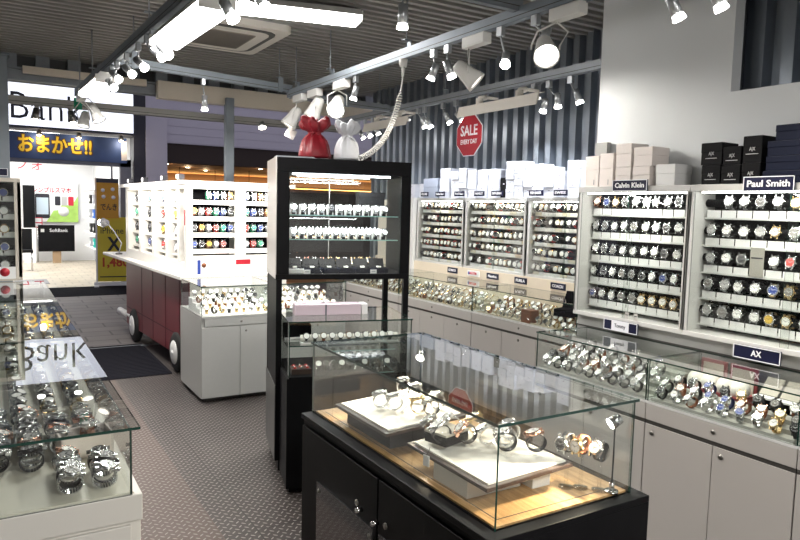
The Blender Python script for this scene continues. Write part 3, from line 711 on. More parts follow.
def stand_watch(x, y, z, kind, where, ax=0., dialang=0., sc=1.0, hold=True):
    """watch standing on edge round a clear holder, loop axis roughly along -Y"""
    M = Matrix.Translation((x, y, z)) @ Matrix.Rotation(ax, 4, 'Z') @ basis((0, -1, 0), (1, 0, 0), (0, 0, 1)) @ Matrix.Rotation(dialang, 4, 'X')
    watch(M, *kind, where, 'watches on the trays of the black showcase', sc)
SK = [('steel', 'white', 'black strap'), ('rose gold', 'white', 'black strap'), ('steel', 'silver', 'steel bracelet'), ('rose gold', 'white', 'brown strap'), ('steel', 'white', 'steel bracelet'), ('gold', 'white', 'gold bracelet')]
NEAR = [(1.175, 1.66, .915, 0), (1.245, 1.62, .915, 1), (1.31, 1.60, .905, 2), (1.30, 1.50, .92, 0), (1.345, 1.555, .91, 4), (1.375, 1.455, .92, 1), (1.40, 1.60, .905, 2), (1.20, 1.745, .905, 2), (1.27, 1.735, .905, 4), (1.345, 1.70, .905, 5)]
for k, (x, y, z, q) in enumerate(NEAR):
    stand_watch(x, y, z + .0, SK[q], f'{ORD[k]} on the near tray of the black showcase', -.45 - random.uniform(-.15, .2), .5 + random.uniform(-.3, .4), 1.1)
    t = thing('watch_holder', f'clear holder carrying the {ORD[k]} watch on the near showcase tray', 'stand', (x, y, .875)); MB().cyl((0, -.016, z - .875), (0, .016, z - .875), .022, n=16).build('cuff', ACRYL, t); Box(-.014, .014, -.02, .02, 0, .004).build('foot', ACRYL, t); Box(-.006, .006, -.002, .002, .004, z - .875 - .02).build('stem', ACRYL, t)
RIGHTW = [(1.45, 1.40, .925, ('steel', 'black', 'black strap')), (1.485, 1.375, .92, ('gold', 'white', 'brown strap')), (1.52, 1.335, .905, ('steel', 'silver', 'black strap'))]
for k, (x, y, z, q) in enumerate(RIGHTW):
    stand_watch(x, y, z, q, f'{ORD[k]} of three on clear stands at showcase right', .1, PI / 2 if k < 2 else 1.0, 1.05)
    t = thing('watch_holder', f'tall clear stand carrying {ORD[k]} of three right-hand showcase watches', 'stand', (x, y, .786)); MB().cyl((0, -.016, z - .786), (0, .016, z - .786), .022, n=16).build('cuff', ACRYL, t); MB().cyl((0, 0, 0), (0, 0, z - .786 - .02), .006, n=10).build('stem', ACRYL, t); MB().cyl((0, 0, 0), (0, 0, .004), .022, n=16).build('foot', ACRYL, t)
FARW = [(1.21, 2.10, .90, 2, .2), (1.24, 2.05, .90, 4, .3), (1.29, 1.97, .905, 5, .2), (1.32, 1.93, .905, 0, .4), (1.38, 1.98, .905, 2, .3), (1.36, 2.10, .91, 4, .2), (1.37, 2.20, .91, 2, .2)]
for k, (x, y, z, q, an) in enumerate(FARW):
    stand_watch(x, y, z, SK[q], f'{ORD[k]} on the far tray of the black showcase', -.4, an, 1.05)
    t = thing('watch_holder', f'clear holder carrying the {ORD[k]} watch on the far showcase tray', 'stand', (x, y, .876)); MB().cyl((0, -.016, z - .876), (0, .016, z - .876), .02, n=14).build('cuff', ACRYL, t); Box(-.012, .012, -.018, .018, 0, z - .876 - .028).build('foot', ACRYL, t)
# halogen mini spots on stalks inside the showcase
def stalk(label, x, y, h, hd, e):
    t = thing('mini_spotlight', label, 'spotlight', (x, y, .786))
    MB().cyl((0, 0, 0), (0, 0, .006), .02, n=16).cyl((0, 0, .006), (0, 0, .03), .008, n=12).build('foot', CHROME, t)
    MB().tube([(0, 0, .03), (.001, 0, h * .5), (0, 0, h)], .0025, 8).build('stalk', BLACKM, t)
    d = Vector(hd).normalized(); p = Vector((0, 0, h)) - d * .005
    hb = MB().cyl(p - d * .012, p + d * .022, .016, .019, 14).build('lamp_head', CHROME, t)
    MB().cyl(p + d * .0225, p + d * .0235, .0165, n=14).build('bulb', LAMPW, hb)
    light('SPOT', 'halogen', t, p + d * .03, e, (1, .84, .62), .012, aim=d, angle=110, blend=.5)
stalk('mini spotlight on a thin stalk at the right corner of showcase', 1.545, 1.31, .215, (-.75, .25, -.42), 26)
stalk('mini spotlight on a thin stalk at the back of showcase', 1.50, 2.28, .22, (-.6, -.5, -.42), 22)
# ------------------------------------------------------------------ left glass counter and cabinet
LCW = mat('left_counter_white', (.56, .55, .52), .45, vary=.03, vscale=6)
t = thing('glass_counter', 'low white glass counter at the left edge of the foreground', 'counter', (-.13, 3.8, 0))
lx0, lx1, ly0, ly1 = -.85, .468, -1.92, 1.9
Box(lx0, lx1 - .012, ly0 + .012, ly1, .06, .735).build('carcass', LCW, t)
Box(lx0, lx1 - .05, ly0 + .05, ly1, 0, .06).build('kickboard', GROOVE, t)
Box(lx0, lx1, ly0, ly1, .735, .81).build('ledge', LCW, t, .003)
for k in range(4):
    a = ly0 + .03 + k * .95
    dr = Box(lx1 - .012, lx1, a, a + .94, .07, .725).build('door', LCW, t, .002); MB().cyl((lx1, a + .1, .66), (lx1 + .004, a + .1, .66), .009, n=12).build('lock', KEYM, dr)
p = Box(lx0, lx1 - .03, ly0, ly0 + .012, .07, .725).build('end_panel', LCW, t, .002)
MB().pane(.0, .16, ly0 - .006, ly0, .50, .72).build('acrylic_pocket', [ACRYL, GEDGE], p)
MB().pane(lx0, lx1 - .026, ly0, ly0 + .005, .81, .992).build('front_pane', [GLASS, GEDGE], t); MB().pane(lx1 - .031, lx1 - .026, ly0 + .006, ly1 - .006, .81, .992).build('side_pane', [GLASS, GEDGE], t)
MB().pane(lx0, lx1 - .026, ly1 - .005, ly1, .81, .992).build('back_pane', [GLASS, GEDGE], t)
for k, (a, b) in enumerate(((ly0 - .008, -.55), (-.548, .82), (.822, ly1))):
    MB().pane(lx0, lx1 - .005, a, b, .992, 1.0).build('top_pane', [GLASS, GEDGE], t)
for yy in (-.55, .82): MB().pane(lx0, lx1 - .032, yy - .0025, yy + .0025, .81, .992).build('divider_pane', [GLASS, GEDGE], t)
MB().box(lx0, lx1 - .02, ly0 + .01, ly1 - .01, .81, .815).build('tray_floor', mat('pale_tray', (.56, .54, .47), .45, vary=.06, vscale=15), t)
COLN = ['right', 'second', 'third', 'left']
LK = [('steel', 'black', 'steel bracelet'), ('steel', 'grey', 'steel bracelet'), ('steel', 'silver', 'steel bracelet'), ('black', 'black', 'black bracelet'), ('steel', 'black', 'black strap'), ('rose gold', 'white', 'steel bracelet')]
for c in range(4):
    x = .255 - c * .085
    n = 0
    for j in range(14):
        y = 1.955 + j * .042 + (0 if c < 2 else .16 + .03 * c)
        if c == 0 and 4 <= j <= 7 or c == 1 and 5 <= j <= 7: continue
        if n >= 11: break
        M = Matrix.Translation((x + random.uniform(-.004, .004), y, .8455 if c < 2 or 1 else 0)) @ basis((0, -1, 0), (1, 0, 0), (0, 0, 1)) @ Matrix.Rotation(random.uniform(-.35, .2), 4, 'X') @ Matrix.Rotation(random.uniform(-.25, .25), 4, 'Y')
        watch(M, *pick(LK), f'{ORD[n]} from front, {COLN[c]} column of left glass counter', 'watches rolled up in the left glass counter', 1.18)
        n += 1
t = thing('watch_box', 'open white box holding one watch in the left glass counter', 'watch box', (.235, 2.262, .8165), .1)
mb = MB().box(-.075, .075, -.05, .05, 0, .006).box(-.075, -.07, -.05, .05, 0, .07).box(.07, .075, -.05, .05, 0, .07).box(-.075, .075, -.05, -.045, 0, .07).box(-.075, .075, .045, .05, 0, .07); mb.build('tray', CREAMB, t); Box(-.069, .069, -.044, .044, .006, .02).build('pad', WCLOTH, t)
watch(Matrix.Translation((.245, 2.262, .872)) @ Matrix.Rotation(.3, 4, 'Z'), 'steel', 'grey', 'brown strap', 'alone in the open white box', 'watches rolled up in the left glass counter', 1.15)
for c in range(6):
    for j in range(52):
        far_watch(Matrix.Translation((.26 - c * .095, 2.62 + j * .055 + random.uniform(-.01, .01), .846)) @ basis((0, -1, 0), (1, 0, 0), (0, 0, 1)) @ Matrix.Rotation(random.uniform(-.5, .3), 4, 'X') @ Matrix.Rotation(random.uniform(-.5, .5), 4, 'Y'), *[(0, 0, 5), (0, 0, 2), (1, 0, 5), (3, 3, 2)][random.randrange(4)])
# watch cabinet standing behind the left counter
t = thing('wall_cabinet', 'cream-framed watch cabinet at the left edge behind the counter', 'cabinet', (-.2, 5.76, 1.0)); h = .76
CF = mat('cream_frame', (.60, .55, .48), .45)
mb = MB().box(-.45, .40, 0, .28, h - .03, h).box(-.45, .40, 0, .28, 0, .025).box(.375, .40, 0, .28, .025, h - .03).box(-.45, -.425, 0, .28, .025, h - .03).box(.355, .40, 0, .02, .025, h - .03); mb.build('carcass', CF, t, .002)
Box(-.425, .375, .265, .275, .025, h - .03).build('back_panel', BLACKF, t)
for i in range(5):
    z = .105 + i * .135
    s = Box(-.425, .375, .12, .265, z - .06, z - .052).build('shelf', WHITEP, t); MB().cyl((-.42, .15, z), (.37, .15, z), .018, n=12).build('display_roll', BLACKF, s)
    for j in range(8): Box(-.045, .045, -.0008, .0008, -.018, .018).build('price_label', WHITEC, s, 0, (-.37 + j * .1, .115, z - .035))
    for j in range(4): far_watch(face_my((.09 - j * .1, 5.76 + .15, 1.0 + z), .15) @ Matrix.Scale(1.6, 4), *[(1, 0, 2), (1, 0, 7), (4, 3, 2)][(i + j) % 3])
MB().pane(-.42, .36, .006, .009, .025, h - .03).build('front_pane', [GLASS, GEDGE], t)
st = thing('price_sticker', 'white sticker with a red round mark on the left cabinet front', 'sticker', (.085, 5.757, 1.055)); Box(-.07, .07, 0, .002, -.04, .05).build('card', WHITEC, st); MB().cyl((.0, -.001, .01), (.0, 0, .01), .032, n=20).build('red_disc', REDS, st)
sign_plate('small navy sign on top of the left-edge watch cabinet', None, FACE_MY((.04, 5.755, 1.80)), .16, .055)

# ------------------------------------------------------------------ tall black tower with lit display
TA = math.radians(-14.2)
TM = Matrix.Translation((1.419, 3.727, 0)) @ Matrix.Rotation(TA, 4, 'Z')
t = thing('display_tower', 'tall black tower with a lit glass display of watches on legs', 'display tower', M=TM)
W_, D_ = .819, .495
SILV = mat('brushed_side_panel', (.42, .40, .39), .3, metal=.7, vary=.1, vscale=3)
mb = MB().box(0.004, W_, 0, D_, 1.80, 1.885).box(0, W_, 0, D_, 1.172, 1.203).box(.004, .078, 0, .03, 1.203, 1.80).box(.757, W_, 0, .03, 1.203, 1.80).box(W_ - .012, W_, .03, D_, 1.203, 1.8)
mb.build('upper_carcass', BLACK, t, .002)
Box(0, .004, 0.004, D_, 1.175, 1.887).build('side_panel', SILV, t)
MB().box(0.0, .004, .0, D_, .08, .54).build('lower_side_panel', mat('dark_side_panel', (.12, .12, .115), .35, metal=.4), t)
mb = MB().box(.004, W_, 0.003, D_, .08, .54).box(.03, W_ - .03, .05, D_ - .02, 0, .08); mb.build('base_cabinet', BLACK, t, .002)
Box(.006, .020, .036, D_ - .036, .54, 1.172).build('middle_side_panel', BLACK, t)
for x in (0.004, W_ - .034):
    for y in (0.002, D_ - .036): Box(x, x + .034, y, y + .034, .54, 1.172).build('leg', BLACK, t, .001)
mb = MB().box(.01, .23, .06, .2, 1.887, 1.897); mb.build('top_plate', STEELD, t); Box(.25, W_ - .02, D_ - .06, D_ - .03, 1.887, 1.905).build('rear_rail', STEELD, t)
MB().pane(.078, .757, .012, .016, 1.203, 1.80).build('front_pane', [GLASS, GEDGE], t)
MB().pane(.02, .800, D_ - .02, D_ - .015, 1.203, 1.80).build('rear_pane', [GLASS, GEDGE], t)
Box(.40, .404, D_ - .03, D_ - .021, 1.203, 1.80).build('rear_post', SILV, t)
for z in (1.555, 1.41): MB().pane(.08, .755, .05, D_ - .03, z - .006, z).build('glass_shelf', [GLASS, mat('shelf_edge', (.35, .62, .58), .2)], t)
for (a, b, y) in ((.10, .70, .05), (.16, .62, .26)):
    Box(a, b, y, y + .014, 1.789, 1.797).build('led_strip', LEDC, t)
light('AREA', 'tower_led', t, (.4, .07, 1.775), 6, (.95, .98, 1), .6, .05, (0, .15, -1))
light('AREA', 'tower_led', t, (.4, .28, 1.775), 4, (.95, .98, 1), .55, .05, (0, 0, -1))
light('AREA', 'tower_led', t, (.41, .07, 1.52), 2.5, (.95, .98, 1), .55, .03, (0, .3, -1))
light('AREA', 'tower_led', t, (.41, .07, 1.38), 2.0, (1, .95, .9), .55, .03, (0, .3, -1))
TK = [('steel', 'white', 'white strap'), ('steel', 'white', 'steel bracelet'), ('steel', 'silver', 'steel bracelet')]
for row, (z, n, yv) in enumerate(((1.555, 11, .17), (1.41, 12, .17))):
    for j in range(n):
        x = .125 + j * (.57 / (n - 1))
        p = thing('watch_pillow', f'white pillow under the {ORD[j]} watch, {("upper", "lower")[row]} glass shelf of black tower', 'pillow', M=TM @ Matrix.Translation((x, yv, z)), group='pillows in the black tower')
        MB().box(-.020, .020, .012, .03, .0, .062).build('back_board', WHITEC, p); MB().cyl((-.012, 0, .034), (.012, 0, .034), .020, n=14).build('pad', WCLOTH, p); Box(-.01, .01, -.012, .012, 0, .014).build('foot', BLACKM, p)
        q = TK[j % 3] if not (row == 0 and j == 4) else ('black', 'black', 'black strap')
        watch(TM @ face_my((x, yv, z + .036), .25), *q, f'{ORD[j]} from left, {("upper", "lower")[row]} shelf of black tower', 'watches in the black tower', 1.0)
t2 = thing('display_roll', 'dark padded bar at the back of the black tower floor', 'display stand', M=TM @ Matrix.Translation((.42, .27, 1.2035))); Box(-.29, .29, -.04, .05, 0, .03).build('base', BLACK, t2); MB().cyl((-.28, 0, .055), (.28, 0, .055), .018, n=12).build('roll', BLACKF, t2)
for j in range(11):
    watch(TM @ face_my((.17 + j * .05, .27, 1.2585), .35), *pick([('gold', 'white', 'gold bracelet'), ('rose gold', 'white', 'brown strap'), ('steel', 'white', 'steel bracelet')]), f'{ORD[j]} from left, floor row of black tower', 'watches in the black tower', .85)
for j in range(6):
    x = .125 + j * .105
    b = thing('watch_case', f'open dark watch case, {ORD[j]} from left along black tower front', 'watch box', M=TM @ Matrix.Translation((x, .10, 1.2035)), group='dark cases in the black tower')
    Box(-.048, .048, -.05, .05, 0, .028).build('base', NAVYB if j else WHITEP, b, .002); Box(-.042, .042, -.044, .044, .028, .032).build('lining', BLACKF, b)
    MB().box(-.048, .048, 0, .006, 0, .06, 0, Matrix.Translation((0, .05, .03)) @ Matrix.Rotation(-.5, 4, 'X')).build('lid', BLACK, b)
    Box(-.012, .012, -.015, .01, .032, .04).build('white_insert', WCLOTH, b)
for j, x in enumerate((.19, .60)): c = thing('price_card', f'tiny white price card at the {("left", "right")[j]} front of tower floor', 'card', M=TM @ Matrix.Translation((x, .035, 1.2035))); Box(-.02, .02, 0, .002, 0, .024).build('card', WHITEC, c); Box(-.012, .012, -.0008, 0, .010, .013).build('print', INKG, c)
t = thing('watch_box', 'black box standing at the back right of upper tower shelf', 'watch box', M=TM @ Matrix.Translation((.655, .37, 1.5552))); Box(-.085, .085, -.05, .05, 0, .12).build('base', BLACKM, t); Box(-.087, .087, -.052, .052, .12, .15).build('lid', BLACKM, t)
# glass case standing through the tower
t = thing('glass_case', 'black-based glass case standing between the tower legs', 'display case', M=TM)
mb = MB().box(.03, .745, -.307, -.012, .03, .655).box(.05, .73, -.28, -.03, 0, .03); mb.build('base', BLACK, t, .002)
Box(.04, .745, -.307, .19, .655, .662).build('floor_panel', BLACK, t)
MB().pane(.04, .745, -.307, -.302, .662, .966).build('front_pane', [GLASS, GEDGE], t); MB().pane(.04, .045, -.301, .185, .662, .966).build('side_pane', [GLASS, GEDGE], t); MB().pane(.74, .745, -.301, .185, .662, .966).build('side_pane', [GLASS, GEDGE], t); MB().pane(.04, .745, .186, .19, .662, .966).build('back_pane', [GLASS, GEDGE], t)
MB().pane(.036, .749, -.312, .195, .966, .974).build('top_pane', [GLASS, GEDGE], t); MB().pane(.046, .739, -.2, .15, .81, .816).build('inner_shelf', [GLASS, GEDGE], t)
t = thing('padded_block', 'black padded block in the left end of glass case', 'display stand', M=TM @ Matrix.Translation((.14, .05, .817))); Box(-.085, .075, -.05, .05, 0, .085).build('block', BLACKF, t, .004); Box(-.085, .075, -.06, -.052, .0, .012).build('front_strip', WHITEC, t)
t = thing('jewellery_tray', 'small brown tray of red trinkets in the glass case', 'tray', M=TM @ Matrix.Translation((.12, -.20, .663))); Box(-.055, .055, -.05, .05, 0, .03).build('tray', DW, t)
mb = MB()
for k in range(9): mb.lathe([(.002, 0), (.012, .004), (.002, .012)], 8, k % 2, Matrix.Translation((-.035 + (k % 3) * .035, -.03 + (k // 3) * .03, .03)))
tr = mb.build('trinkets', [DRED, CHROME], t); tr['kind'] = 'stuff'
t = thing('display_roll', 'white padded roll with watches on the inner glass shelf', 'display stand', M=TM @ Matrix.Translation((.43, -.13, .816))); Box(-.3, .28, -.03, .03, 0, .008).build('base', WHITEC, t); MB().cyl((-.3, 0, .03), (.28, 0, .03), .02, n=12).build('roll', WCLOTH, t)
for j in range(11):
    far_watch(TM @ face_my((.16 + j * .05, -.13, .848), .5), *[(0, 0, 2), (1, 0, 2), (4, 3, 2)][j % 3])
    far_watch(TM @ face_my((.22 + j * .045, -.2, .695), .7), *[(0, 0, 2), (1, 0, 5), (0, 0, 5)][j % 3])
t = thing('leaflet_stack', 'pale pink box of leaflets lying on the glass case top', 'box', M=TM @ Matrix.Translation((.29, -.09, .9745)) @ Matrix.Rotation(.0, 4, 'Z')); Box(-.19, .20, -.02, .09, 0, .062).build('box', mat('pale_pink_card', (.68, .56, .63), .6), t, .002); Box(-.015, -.005, -.0215, -.02, .0, .062).build('seam', INKG, t)
Box(.205, .24, -.02, .08, 0, .062).build('white_end', WHITEC, t)
# gift bags on the tower
def gift_bag(label, x, y, w, h, m, seed):
    rnd = random.Random(seed)
    t = thing('gift_bag', label, 'bag', M=TM @ Matrix.Translation((x, y, 1.906)))
    mb = MB(); n = 64
    ph = [rnd.uniform(0, 6.28) for _ in range(4)]
    prof = [(.40, 0), (.50, .012), (.52, .06), (.49, .20), (.44, .34), (.37, .46), (.27, .56), (.19, .62), (.18, .645), (.25, .69), (.38, .77), (.47, .87), (.45, .96), (.36, 1.0), (.26, .95), (.10, .70)]
    vs, fs = [], []
    for i, (rr, z) in enumerate(prof):
        fold = .03 + .14 * min(1, max(0, (z - .2) / .4))
        for k in range(n):
            a = 2 * PI * k / n
            q = 1 + fold * math.sin(7 * a + ph[0]) + fold * .5 * math.sin(11 * a + ph[1] + z * 2) + .05 * math.sin(2 * a + ph[3])
            zz = z * h + (.013 * math.sin(3 * a + ph[2]) + .009 * math.sin(8 * a + ph[3]) if z > .72 else 0)
            vs.append((rr * w * q * math.cos(a), rr * w * q * math.sin(a) * .62, zz))
    for i in range(len(prof) - 1):
        for k in range(n): fs.append((i * n + k, i * n + (k + 1) % n, (i + 1) * n + (k + 1) % n, (i + 1) * n + k))
    fs.append(tuple(range(n - 1, -1, -1))); mb.add(vs, fs, 0, True); mb.build('pouch', m, t)
    rb = MB().tube([(w * .15 * math.cos(a), w * .105 * math.sin(a), h * .63) for a in [2 * PI * k / 20 for k in range(20)]], .005, 8, closed=True)
    rb.tube([(0, -w * .11, h * .63), (.02, -w * .16, h * .6), (.045, -w * .2, h * .5)], .004, 6); rb.tube([(0, -w * .11, h * .63), (-.02, -w * .16, h * .6), (-.03, -w * .2, h * .52)], .004, 6); rb.build('ribbon', m, t)
gift_bag('red satin gift bag tied at the neck on top of the tower', .272, .30, .20, .245, REDC, 3)
gift_bag('white satin gift bag tied at the neck on top of the tower', .485, .33, .165, .24, WSAT, 5)
t = thing('paper_tag', 'cream paper tag hanging in front of the shutter near red bag', 'tag', (2.345, 5.79, 2.27)); MB().box(-.045, .045, -.002, .002, -.06, .03, 0, Matrix.Rotation(.5, 4, 'Y')).build('tag', CREAMB, t); MB().tube([(0, 0, .03), (.0, .0, .2), (0, 0, .31)], .002, 6).build('string', CREAM, t)

# ------------------------------------------------------------------ grey glass cabinet behind the tower
for k, (a, b, lab) in enumerate(((1.42, 2.05, 'grey two-door cabinet with a glass case beside the red cart'), (2.055, 2.70, 'grey cabinet with a glass case seen between the tower legs'))):
    t = thing('glass_counter', lab, 'counter', ((a + b) / 2, 5.35, 0)); w = (b - a) / 2
    Box(-w, w, .02, .70, .035, .69).build('carcass', GREYL if 0 else mat('cabinet_grey', (.40, .40, .385), .42, vary=.03), t, .002); Box(-w + .04, w - .04, .06, .56, 0, .035).build('kickboard', GROOVE, t)
    Box(-w, w, 0, .70, .69, .705).build('ledge', MATS['cabinet_grey'], t); f_ = Box(-w + .025 if k == 0 else -w + .002, w - .002, 0, .02, .625, .688).build('fascia', MATS['cabinet_grey'], t, .001); MB().cyl((.01, -.004, .655), (.01, .002, .655), .009, n=12).build('lock', KEYM, f_)
    for s in (-1, 1):
        x0_ = -w + .002 if s < 0 else .002
        dr = Box(x0_, x0_ + w - .004, 0, .02, .04, .618).build('door', MATS['cabinet_grey'], t, .001)
        if s > 0: MB().cyl((.05, -.004, .575), (.05, .002, .575), .009, n=12).build('lock', KEYM, dr)
    MB().pane(-w, w, 0, .005, .705, .942).build('front_pane', [GLASS, GEDGE], t); MB().pane(-w, -w + .005, .006, .66, .705, .942).build('side_pane', [GLASS, GEDGE], t); MB().pane(w - .005, w, .006, .595, .705, .942).build('side_pane', [GLASS, GEDGE], t); MB().pane(-w, w, -.004, .67, .942, .95).build('top_pane', [GLASS, GEDGE], t)
    mb = MB()
    for r_ in range(4): mb.box(-w + .03, w - .03, .05 + r_ * .12, .17 + r_ * .12, 0.7055, .712 + r_ * .03)
    mb.build('stepped_floor', WHITEC, t)
    light('AREA', 'case_light', t, (0, .05, .935), 1.6, (1, .95, .85), 2 * w - .1, .03, (0, .4, -1))
    for r_ in range(4):
        for j in range(9):
            far_watch(face_my(((a + b) / 2 - w + .07 + j * .062, 5.35 + .11 + r_ * .12, .742 + r_ * .03), .7, random.uniform(-.5, .5)) @ Matrix.Scale(1.15, 4), *[(0, 0, 2), (3, 3, 2), (1, 0, 2), (4, 3, 2), (0, 0, 5)][random.randrange(5)])

# ------------------------------------------------------------------ red cart with the white display
CA = math.radians(3.3)
CM = Matrix.Translation((1.5, 6.16, 0)) @ Matrix.Rotation(CA, 4, 'Z')
t = thing('display_cart', 'dark red cart on wheels carrying a bright white watch display', 'cart', M=CM)
CW, CL = .98, 2.32
Box(.02, CW, .0, CL + .10, .155, .93).build('body', MAROON, t, .006)
mb = MB()
for y in (.28, .75, 1.22, 1.68): mb.box(.017, .0205, y - .003, y + .003, .17, .925)
mb.box(.016, .0205, .0, CL + .10, .36, .366); mb.build('panel_seams', mat('maroon_dark', (.05, .006, .009), .6), t)
TOPW = mat('cart_white', (.78, .76, .72), .45)
Box(-.09, CW + .1, -.10, 3.2, .93, .965).build('tabletop', TOPW, t, .006)
for y in (.36, 2.02):
    for x in (.0, CW - .08):
        wl = MB().lathe([(.12, 0), (.165, .004), (.19, .02), (.19, .07), (.165, .086), (.12, .09)], 32, 0, Matrix.Translation((x - .012, y, .19)) @ Matrix.Rotation(PI / 2, 4, 'Y')).build('wheel', RUBBER, t)
        MB().lathe([(.01, -.010), (.04, -.012), (.11, -.004), (.118, .006)], 28, 0, Matrix.Translation((x - .014, y, .19)) @ Matrix.Rotation(PI / 2, 4, 'Y')).cyl((x - .034, y, .19), (x - .01, y, .19), .02, n=14).build('hubcap', WHITEP, wl)
MB().cyl((.03, CL + .1, .26), (.03, CL + .5, .26), .035, n=16).cyl((.03, CL - .1, .26), (.03, CL + .1, .26), .02, n=12).build('tow_bar', WHITEP, t)
# white display on the table
mb = MB().box(0, CW, 0, CL, 1.74, 1.775).box(-.06, CW + .06, -.06, CL + .08, 1.775, 1.81)
mb.box(0, .06, 0, .06, .965, 1.74).box(CW - .06, CW, 0, .06, .965, 1.74).box(0, .05, CL - .05, CL, .965, 1.74).box(.30, .80, .30, CL, .965, 1.74)
mb.box(.47, .56, 0, .06, 1.13, 1.74).box(.06, CW - .06, 0, .30, .965, 1.13).box(.0, .30, .06, CL - .05, .965, 1.07)
mb.build('display_frame', TOPW, t, .003)
mb = MB()
for (a, b) in ((.06, .47), (.56, .92)):
    mb.box(a, b, .19, .20, 1.13, 1.74)
mb.build('front_back_panels', BLACKF, t)
FR = [1.685, 1.535, 1.385, 1.235]
for i, z in enumerate(FR):
    for (a, b) in ((.06, .47), (.56, .92)):
        sh = Box(a, b, .05, .19, z - .085, z - .045).build('shelf', TOPW, t)
    for j in range(10):
        if i == 0 and j < 2 or i == 3 and j in (5, 9): continue
        x = .10 + j * .068 if j < 6 else .60 + (j - 6) * .072
        q = COLR[(i * 5 + j * 7 + (j > 5) * 3) % 6]
        watch(CM @ face_my((x, .12, z), .15), *q, f'{ORD[j]} from left, {ROWN[i] if i < 3 else "bottom"} row, red cart front', 'watches on the red cart', 1.35)
for y in (.21, .60, 1.10, 1.63, 2.2): Box(.0, .30, y, y + .07, 1.07, 1.74).build('side_divider', TOPW, t)
Box(.03, CW, -.012, 0, .16, .925).build('front_fascia', TOPW, t)
for i, z in enumerate((1.66, 1.50, 1.34, 1.19)):
    Box(.05, .30, .28, 2.2, z - .085, z - .075).build('side_shelf', TOPW, t)
    for j in range(4):
        y = (.44, .88, 1.40, 1.95)[j]
        watch(CM @ face_mx((.10, y, z), .1, .25), *pick(COLR + [('black', 'black', 'black strap')] * 2), f'{ORD[j]} column from right, {ROWN[i] if i < 3 else "bottom"} row, red cart side', 'watches on the red cart', 2.0)
        b = thing('watch_tin', f'white tin behind the {ORD[j]} column watch, {ROWN[i] if i < 3 else "bottom"} row, cart side', 'tin', M=CM @ Matrix.Translation((.18, y, z - .075)), group='tins on the cart side'); MB().cyl((0, 0, 0), (0, 0, .10), .045, n=16).build('tin', TOPW, b); MB().cyl((0, 0, .10), (0, 0, .11), .047, n=16).build('lid', (DYEL, DRED, DBLACK, TOPW)[(i + j) % 4], b)
sg = thing('label_strip', 'narrow cream notice with a red mark on the cart corner post', 'sign', M=CM @ Matrix.Translation((-.002, .03, 1.45))); Box(-.002, 0, -.022, .022, -.25, .25).build('strip', CREAMB, sg); Box(-.003, -.002, -.016, .016, -.04, .10).build('red_mark', REDS, sg); mb = MB()
for k in range(5): mb.box(-.003, -.002, -.016, .016, .16 + k * .015, .168 + k * .015)
mb.build('printed_lines', INKG, sg)
for k, (y, x) in enumerate(((1.98, -.02), (1.35, -.02), (.62, -.02), (.10, -.02))):
    l_ = thing('clip_lamp', f'small lamp clipped on the cart roof edge, {ORD[k]} from the far end', 'lamp', M=CM @ Matrix.Translation((x, y, 1.81)))
    Box(-.025, .025, -.035, .035, .01, .06).build('housing', mat('lamp_grey', (.05, .05, .06), .5), l_); Box(-.029, -.025, -.026, .026, .018, .052).build('lens', (LAMPW if k == 3 else mat('lamp_dim', (.8, .8, .85), .3, emit=(1, 1, 1), estr=1.0)), l_); Box(-.01, .01, -.01, .01, 0, .01).build('clip', KEYM, l_)
light('AREA', 'cart_lamp', t, (-.25, 1.1, 1.79), 24, (1, .95, .86), 1.8, .1, (.6, 0, -.75))
light('AREA', 'cart_lamp', t, (.5, -.22, 1.79), 20, (1, .96, .9), .9, .06, (0, .45, -.8))
l_ = thing('arm_lamp', 'bright reading lamp on a thin arm at far end of cart', 'lamp', M=CM @ Matrix.Translation((.0, 2.7, .966)))
MB().cyl((0, 0, 0), (0, 0, .015), .04, n=16).build('base', KEYM, l_); MB().tube([(0, 0, .015), (.02, -.05, .14), (0, .25, .27), (-.03, .5, .37)], .007, 8).build('arm', WHITEP, l_); MB().cyl((-.03, .5, .37), (-.07, .56, .37), .035, .06, 16).build('shade', WHITEP, l_); MB().lathe([(.001, -.045), (.03, -.035), (.045, 0), (.03, .035), (.001, .045)], 16, 0, Matrix.Translation((-.085, .58, .37))).build('bulb', LAMPW, l_)
light('POINT', 'bulb_light', l_, (-.15, .62, .37), 6, (1, .92, .8), .05)
for lab, x, w, h, body, ink in (('blue portrait card on the cart front shelf', .10, .09, .14, None, DBLUE), ('white card with red print on the cart front shelf', .42, .2, .14, 'SALE', TEXTR)):
    c = thing('promo_card', lab, 'card', M=CM @ Matrix.Translation((x + w / 2 - .02, -.06, .966))); Box(-w / 2, w / 2, 0, .004, 0, h).build('card', WHITEC, c)
    if body: Box(-w * .3, w * .42, -.001, 0, h * .62, h * .95).build('red_band', REDS, c)
    else: Box(-w / 2, -w / 2 + .03, -.001, 0, .005, h - .005).build('blue_band', DBLUE, c); MB().cyl((.015, -.002, h * .62), (.015, 0, h * .62), .022, n=14).build('printed_head', LBROWN, c)

